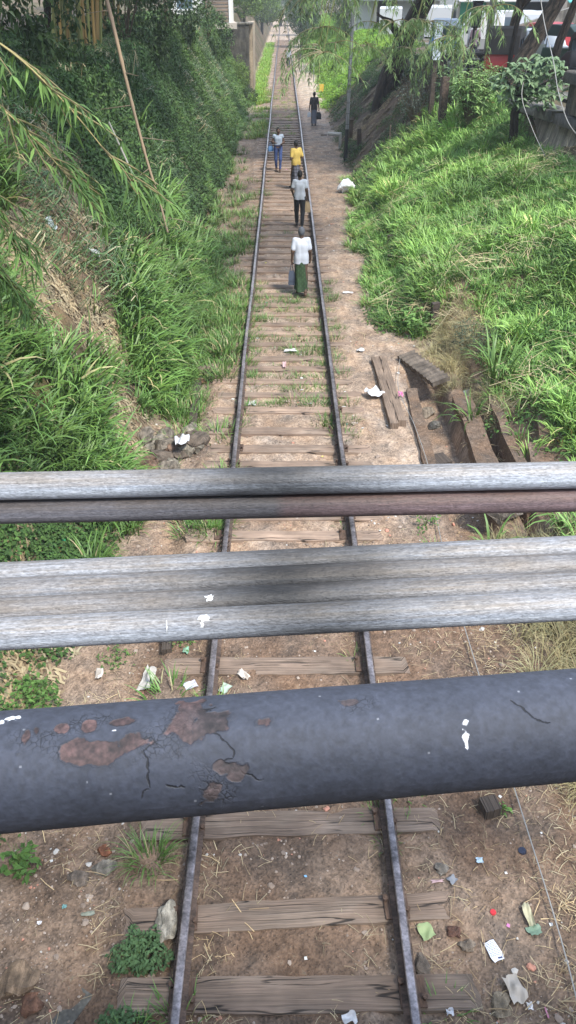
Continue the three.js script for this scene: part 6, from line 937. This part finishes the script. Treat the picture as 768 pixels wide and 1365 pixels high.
function motor(name, label, cat, x, D, turn, L, W, Hh, prof, panes, c, group, lightC) {       // car or van: side profile with panes set proud
  const t = thing(name, label, cat, x, 3.32, -D, turn, group), body = part('body', ext(prof.map(([a, b]) => [a * L, b * Hh]), W, 0.06), c, t);
  for (const [z0, y0, z1, y1] of panes.side) for (const s of [-1, 1]) part('window', box(0.02, (y1 - y0) * Hh, (z1 - z0) * L, s * (W / 2 - 0.004), (y0 + y1) / 2 * Hh, -(z0 + z1) / 2 * L, 0.008), M.glass, t);
  for (const [z0, y0, z1, y1, n] of panes.ends) { const len = Math.hypot((z1 - z0) * L, (y1 - y0) * Hh), g = box(W * 0.84, len * 0.86, 0.03, 0, 0, 0, 0.008), an = Math.atan2((z1 - z0) * L, (y1 - y0) * Hh); g.rotateX(-an); g.translate(0, (y0 + y1) / 2 * Hh, -(z0 + z1) / 2 * L); part(n, g, M.glass, t); }
  for (const s of [-1, 1]) { part('headlight', box(0.3, 0.16, 0.05, s * W * 0.36, 0.42 * Hh, -L * 0.497, 0.02), paint(0.75, 0.75, 0.72, 0.15), t); part('tail_light', box(0.2, 0.28, 0.05, s * W * 0.4, 0.46 * Hh, L * 0.497, 0.02), paint(0.5, 0.02, 0.03, 0.3), t); wheel(t, s * (W / 2 - 0.1), 0.31, -L * 0.31, 0.31, 0.19); wheel(t, s * (W / 2 - 0.1), 0.31, L * 0.3, 0.31, 0.19); part('mirror', box(0.12, 0.14, 0.08, s * (W / 2 + 0.09), 0.6 * Hh, -L * 0.27, 0.02), M.black, t); }
  part('bumper', box(W * 0.96, 0.16, 0.1, 0, 0.2 * Hh, -L * 0.5, 0.03), M.black, t); part('bumper', box(W * 0.96, 0.16, 0.1, 0, 0.22 * Hh, L * 0.5, 0.03), M.black, t); part('number_plate', box(0.4, 0.11, 0.02, 0, 0.3 * Hh, L * 0.512, 0.004), white, t); return t;
}
const vanP = [[0.49, 0.14], [0.5, 0.46], [0.37, 0.92], [0.3, 0.99], [-0.44, 1.0], [-0.49, 0.94], [-0.5, 0.5], [-0.5, 0.14]], vanW = { side: [[0.14, 0.56, 0.34, 0.86], [-0.14, 0.56, 0.11, 0.86], [-0.44, 0.56, -0.17, 0.86]], ends: [[0.495, 0.5, 0.385, 0.9, 'windscreen'], [-0.502, 0.56, -0.492, 0.92, 'rear_window']] };
const carP = [[0.48, 0.16], [0.5, 0.42], [0.27, 0.58], [0.1, 0.97], [-0.02, 1.0], [-0.28, 0.97], [-0.42, 0.64], [-0.5, 0.6], [-0.5, 0.2]], carW = { side: [[0.02, 0.62, 0.14, 0.9], [-0.26, 0.62, -0.01, 0.9]], ends: [[0.25, 0.6, 0.115, 0.94, 'windscreen'], [-0.4, 0.66, -0.292, 0.94, 'rear_window']] };
const wcar = paint(0.46, 0.465, 0.47, 0.3);
rickshaw('black hooded auto rickshaw with red side panels behind the leaning trunk', 8.55, 35.2, -0.35, paint(0.42, 0.03, 0.025, 0.35), paint(0.05, 0.044, 0.042, 0.7));
rickshaw('blue auto rickshaw facing the viewer behind the white notice', 8.05, 46, 2.85, paint(0.06, 0.16, 0.42, 0.35), paint(0.45, 0.52, 0.6, 0.6));
rickshaw('dark brown hooded auto rickshaw at the right edge beyond the wall', 11.6, 33.5, 0.5, paint(0.04, 0.04, 0.045, 0.35), paint(0.05, 0.04, 0.038, 0.7));
rickshaw('green hooded auto rickshaw between the silver car and the dark one', 11.1, 37.5, 0.7, paint(0.05, 0.12, 0.08, 0.35), paint(0.06, 0.1, 0.09, 0.7));
motor('parked_van', 'cream white van facing the viewer behind the pale pole', 'van', 10.6, 48.5, 2.95, 4.3, 1.72, 1.95, vanP, vanW, wcar, 'vans on the street'); motor('parked_van', 'white van farther right, seen between the slim trunk and the leaning one', 'van', 15.4, 54, 2.4, 4.4, 1.72, 1.95, vanP, vanW, wcar, 'vans on the street'); motor('parked_van', 'white van at the far side, partly hidden by the slim trunk', 'van', 12.9, 55.5, 1.5, 4.4, 1.72, 1.95, vanP, vanW, wcar, 'vans on the street');
motor('parked_van', 'white van glimpsed behind the hanging bamboo', 'van', 8.4, 73, -0.12, 5.2, 1.7, 1.95, vanP, vanW, wcar, 'vans on the street'); motor('parked_van', 'second white van behind the bamboo, nearer the dark trunk', 'van', 11.4, 68, -0.2, 4.6, 1.8, 2.1, vanP, vanW, wcar, 'vans on the street');
motor('parked_car', 'silver car with red tail lights seen from behind between the trunks', 'car', 11.0, 40.5, 0.12, 4.1, 1.68, 1.5, carP, carW, paint(0.5, 0.53, 0.56, 0.3), 'cars on the street'); motor('parked_car', 'red car behind the silver car', 'car', 14.2, 50, 0.5, 4.1, 1.68, 1.5, carP, carW, paint(0.4, 0.04, 0.05, 0.3), 'cars on the street'); motor('parked_car', 'white car at the right edge behind the dark rickshaw', 'car', 16.4, 43, 1.2, 4.1, 1.68, 1.5, carP, carW, wcar, 'cars on the street');
{ // motorcycles parked in a row
  const mk = thing('motorcycle', 'black motorcycle, first of the parked row beside the notice post', 'motorcycle', 6.75, 3.3, -36, 0.6, 'motorcycles parked in a row');
  for (const z of [-0.62, 0.6]) { const g = new THREE.TorusGeometry(0.27, 0.05, 8, 20); g.rotateY(Math.PI / 2); g.translate(0, 0.3, z); const w = part('wheel', g, M.rubber, mk); part('hub', merge([disc(0.06, 0.1).translate(0, 0.3, z), ...[0, 1, 2].map((k) => bar([0, 0.3 - 0.24 * Math.cos(k * 1.05), z - 0.24 * Math.sin(k * 1.05)], [0, 0.3 + 0.24 * Math.cos(k * 1.05), z + 0.24 * Math.sin(k * 1.05)], 0.01, 4))]), paint(0.35, 0.35, 0.36, 0.4), w); }
  const tank = new THREE.SphereGeometry(0.2, 14, 10); tank.scale(0.7, 0.6, 1.35); tank.translate(0, 0.78, -0.18); part('fuel_tank', tank, paint(0.05, 0.05, 0.06, 0.25), mk); part('seat', box(0.24, 0.1, 0.68, 0, 0.8, 0.38, 0.04), M.black, mk); part('engine', merge([box(0.26, 0.32, 0.4, 0, 0.44, -0.05, 0.05), cyl(0.08, 0.08, 0.28, 10, 0, 0.6, -0.12)]), paint(0.18, 0.18, 0.19, 0.5), mk); part('frame', merge([bar([0, 0.95, -0.42], [0, 0.3, -0.62], 0.03), bar([0, 0.8, -0.35], [0, 0.4, 0.1], 0.025), bar([0, 0.7, 0.5], [0, 0.3, 0.6], 0.025), bar([0, 0.4, 0.05], [0, 0.3, 0.6], 0.025)]), M.black, mk); part('handlebar', merge([bar([-0.34, 1.02, -0.32], [0, 0.98, -0.42], 0.016), bar([0.34, 1.02, -0.32], [0, 0.98, -0.42], 0.016)]), M.black, mk); part('headlight', cyl(0.09, 0.09, 0.1, 14).rotateX(Math.PI / 2).translate(0, 0.88, -0.52), paint(0.6, 0.6, 0.58, 0.2), mk); part('exhaust', bar([0.14, 0.3, 0.0], [0.16, 0.36, 0.75], 0.04), paint(0.4, 0.4, 0.42, 0.3), mk); part('mudguard', bar([0, 0.62, -0.62], [0, 0.55, -0.85], 0.05), M.black, mk); part('mudguard', bar([0, 0.62, 0.55], [0, 0.55, 0.9], 0.06), M.black, mk);
  [['second motorcycle of the parked row, behind the slim shrub', 7.2, -36.6], ['third motorcycle of the parked row, above the tall shrub', 7.65, -37.2], ['fourth motorcycle of the row, next to the pale pole', 8.1, -37.8], ['motorcycle behind the parked row, near the blue rickshaw', 7.1, -38.6]].forEach(([l, x, z], k) => copy(mk, l, 'motorcycles parked in a row', x, 3.3, z, 0.5 + 0.15 * k));
}
// ---------------------------------------------------------------- buildings across the street
function shop(label, x, z, W, Hh, Dp, turn, wall, o) {
  const t = thing('shop_building', label, 'shop', x, 3.3, z, turn, 'shops across the street'); part('wall', box(W, Hh, Dp, 0, Hh / 2, -Dp / 2), wall, t); const n = o.bays, w = W / n;
  for (let k = 0; k < n; k++) { const cx = -W / 2 + w * (k + 0.5), open = o.open?.includes(k); part(open ? 'shop_front' : 'shutter', box(w * 0.82, 2.4, 0.06, cx, 1.24, 0.02), open ? M.black : o.shut, t); if (!open) for (let j = 0; j < 9; j++) part('slat', box(w * 0.8, 0.05, 0.03, cx, 0.25 + j * 0.26, 0.06), o.shut, t); part('pillar', box(0.16, 2.7, 0.16, -W / 2 + w * k, 1.35, 0.1), wall, t); if (o.sign?.[k]) part('sign_board', box(w * 0.86, 0.62, 0.1, cx, 2.98, 0.08, 0.01), o.sign[k], t); }
  const a = box(W + 0.4, 0.08, 1.7, 0, 0, 0.8); a.rotateX(0.16); a.translate(0, 2.66, 0.05); part('awning', a, o.awn, t);
  for (let k = 0; k < n; k++) { const f = part('window', box(w * 0.5, 1.2, 0.06, -W / 2 + w * (k + 0.5), 4.6, 0.02), M.glass, t); part('window_frame', merge([box(w * 0.56, 0.07, 0.1, -W / 2 + w * (k + 0.5), 5.24, 0.03), box(w * 0.56, 0.07, 0.1, -W / 2 + w * (k + 0.5), 3.96, 0.03), box(0.05, 1.2, 0.1, -W / 2 + w * (k + 0.5), 4.6, 0.03)]), white, f); }
  part('roof', box(W + 0.5, 0.2, Dp + 0.5, 0, Hh + 0.1, -Dp / 2), o.roof, t); return t;
}
const teal = paint(0.12, 0.5, 0.46, 0.6), greyShut = paint(0.4, 0.42, 0.43, 0.6);
shop('white shop with orange sign and dark open bays behind the blue rickshaw', 9.8, -82, 7, 6, 8, 0, paint(0.6, 0.57, 0.52), { bays: 4, open: [1, 3], shut: greyShut, sign: [paint(0.5, 0.52, 0.55), paint(0.55, 0.26, 0.12), paint(0.5, 0.12, 0.08), paint(0.3, 0.32, 0.36)], awn: paint(0.3, 0.33, 0.36), roof: paint(0.35, 0.3, 0.27) });
shop('shop with a green front and white fascia behind the trunks', 17.2, -68.2, 9, 5.2, 8, 0, paint(0.52, 0.5, 0.45), { bays: 4, open: [2], shut: paint(0.06, 0.3, 0.2), sign: [paint(0.7, 0.7, 0.68), paint(0.7, 0.7, 0.68), teal, paint(0.7, 0.7, 0.68)], awn: paint(0.55, 0.56, 0.54), roof: paint(0.3, 0.28, 0.26) });
shop('building with a turquoise roof edge at the right edge of the street', 23.5, -60.2, 10, 5.6, 8, -0.15, paint(0.46, 0.38, 0.3), { bays: 3, open: [0, 1], shut: greyShut, sign: [teal, teal, teal], awn: teal, roof: paint(0.3, 0.26, 0.24) });
shop('pale shop glimpsed through the bamboo left of the dark trunk', -0.6 + 1.8, -96, 8, 6, 8, 0.2, paint(0.3, 0.28, 0.25), { bays: 3, open: [1], shut: greyShut, sign: [paint(0.6, 0.6, 0.58), paint(0.2, 0.3, 0.45), paint(0.6, 0.6, 0.58)], awn: paint(0.4, 0.4, 0.4), roof: paint(0.3, 0.28, 0.26) }).position.set(13, 3.3, -92);
{ // ramp wall with the two signs at the right edge
  const t = thing('ramp_wall', 'grey concrete ramp wall rising to the right across the street', 'wall', 17.3, 3.3, -52); part('wall', ext([[0, 0], [0, 2.6], [-4.6, 1.2], [-4.6, 0]], 0.4, 0.02).rotateY(-Math.PI / 2), M.concrete, t);
  const s = thing('yellow_sign', 'square yellow sign above a red one at the right edge', 'sign', 18.6, 3.3, -50.5); part('panel', box(1.1, 0.75, 0.05, 0, 2.5, 0, 0.01), paint(0.62, 0.5, 0.05), s); part('post', cyl(0.04, 0.04, 2.9, 8, 0, 1.4, -0.06), M.black, s); for (let k = 0; k < 2; k++) for (let j = 0; j < 4; j++) part('letter_stroke', box(0.16, 0.17, 0.012, -0.36 + j * 0.24, 2.34 + k * 0.3, 0.026), paint(0.2, 0.16, 0.03), s);
  const q = thing('red_sign', 'dark red sign board with a pale round emblem below the yellow sign', 'sign', 18.55, 3.3, -50.4); part('panel', box(1.1, 0.85, 0.05, 0, 1.6, 0, 0.01), paint(0.35, 0.06, 0.07), q); part('emblem', disc(0.2, 0.02).rotateY(Math.PI / 2).translate(0, 1.62, 0.03), paint(0.4, 0.62, 0.55), q); part('post', cyl(0.04, 0.04, 2.0, 8, -0.4, 1, -0.06), M.black, q);
  for (const [x, l] of [[17.0, 'slender grey pole left of the yellow sign'], [17.9, 'second slender grey pole beside the yellow sign']]) solo('slender_pole', cyl(0.06, 0.06, 5, 8, 0, 2.5, 0), M.steelGrey, l, 'pole', x, 3.3, -49.5, 0, 'slender poles by the yellow sign');
}
// ---------------------------------------------------------------- left: retaining wall and the white house
{
  const t = thing('retaining_wall', 'high retaining wall with a dark end and a sunlit tan edge, left of the track', 'wall', -3.4, -0.3, -66);
  part('end_face', jitter(box(2.0, 4.6, 0.5, -0.2, 2.3, 0.05), 0.05, 1.4, 5), M.concDark, t); part('wall', jitter(box(0.45, 4.7, 6, 0.85, 2.33, -3.25), 0.04, 1.2, 6), STD({ map: rep(concMap, 0.4, 0.4), color: col(0.85, 0.68, 0.5), roughness: 0.95 }), t); part('coping', box(2.5, 0.14, 0.7, -0.1, 4.68, 0.05, 0.03), M.concrete, t);  // end face drawn darker than the tan wall side
  const h = thing('white_house', 'white house with a wooden slatted bay on top of the left bank', 'house', -5.2, 4.35, -61.5, 0.1); part('wall', box(4.2, 3.6, 5, -0.3, 1.9, -2.6), paint(0.62, 0.6, 0.56), h); part('plinth', box(4.6, 0.35, 5.4, -0.3, 0.0, -2.6), paint(0.42, 0.36, 0.3), h);
  for (let k = 0; k < 9; k++) part('slat', box(1.5, 0.14, 0.08, 0.75, 0.3 + k * 0.2, -0.05, 0.01), M.wood, h); part('post', box(0.12, 2.4, 0.14, -0.05, 1.3, -0.02), M.wood, h); part('post', box(0.12, 2.4, 0.14, 1.55, 1.3, -0.02), white, h); const w = part('window', box(1.1, 1.3, 0.06, -1.4, 1.6, -0.09), M.glass, h); part('window_frame', merge([box(0.08, 1.4, 0.1, -1.96, 1.6, -0.07), box(0.08, 1.4, 0.1, -0.84, 1.6, -0.07), box(1.2, 0.08, 0.1, -1.4, 2.28, -0.07), box(1.2, 0.08, 0.1, -1.4, 0.92, -0.07)]), white, w); const rf = box(5.2, 0.14, 6.2, -0.3, 3.9, -2.6); part('roof', rf, paint(0.3, 0.2, 0.15), h);
}
scene.fog = new THREE.FogExp2(new THREE.Color(0.82, 0.88, 0.93), 0.0008);
renderer.render(scene, camera);
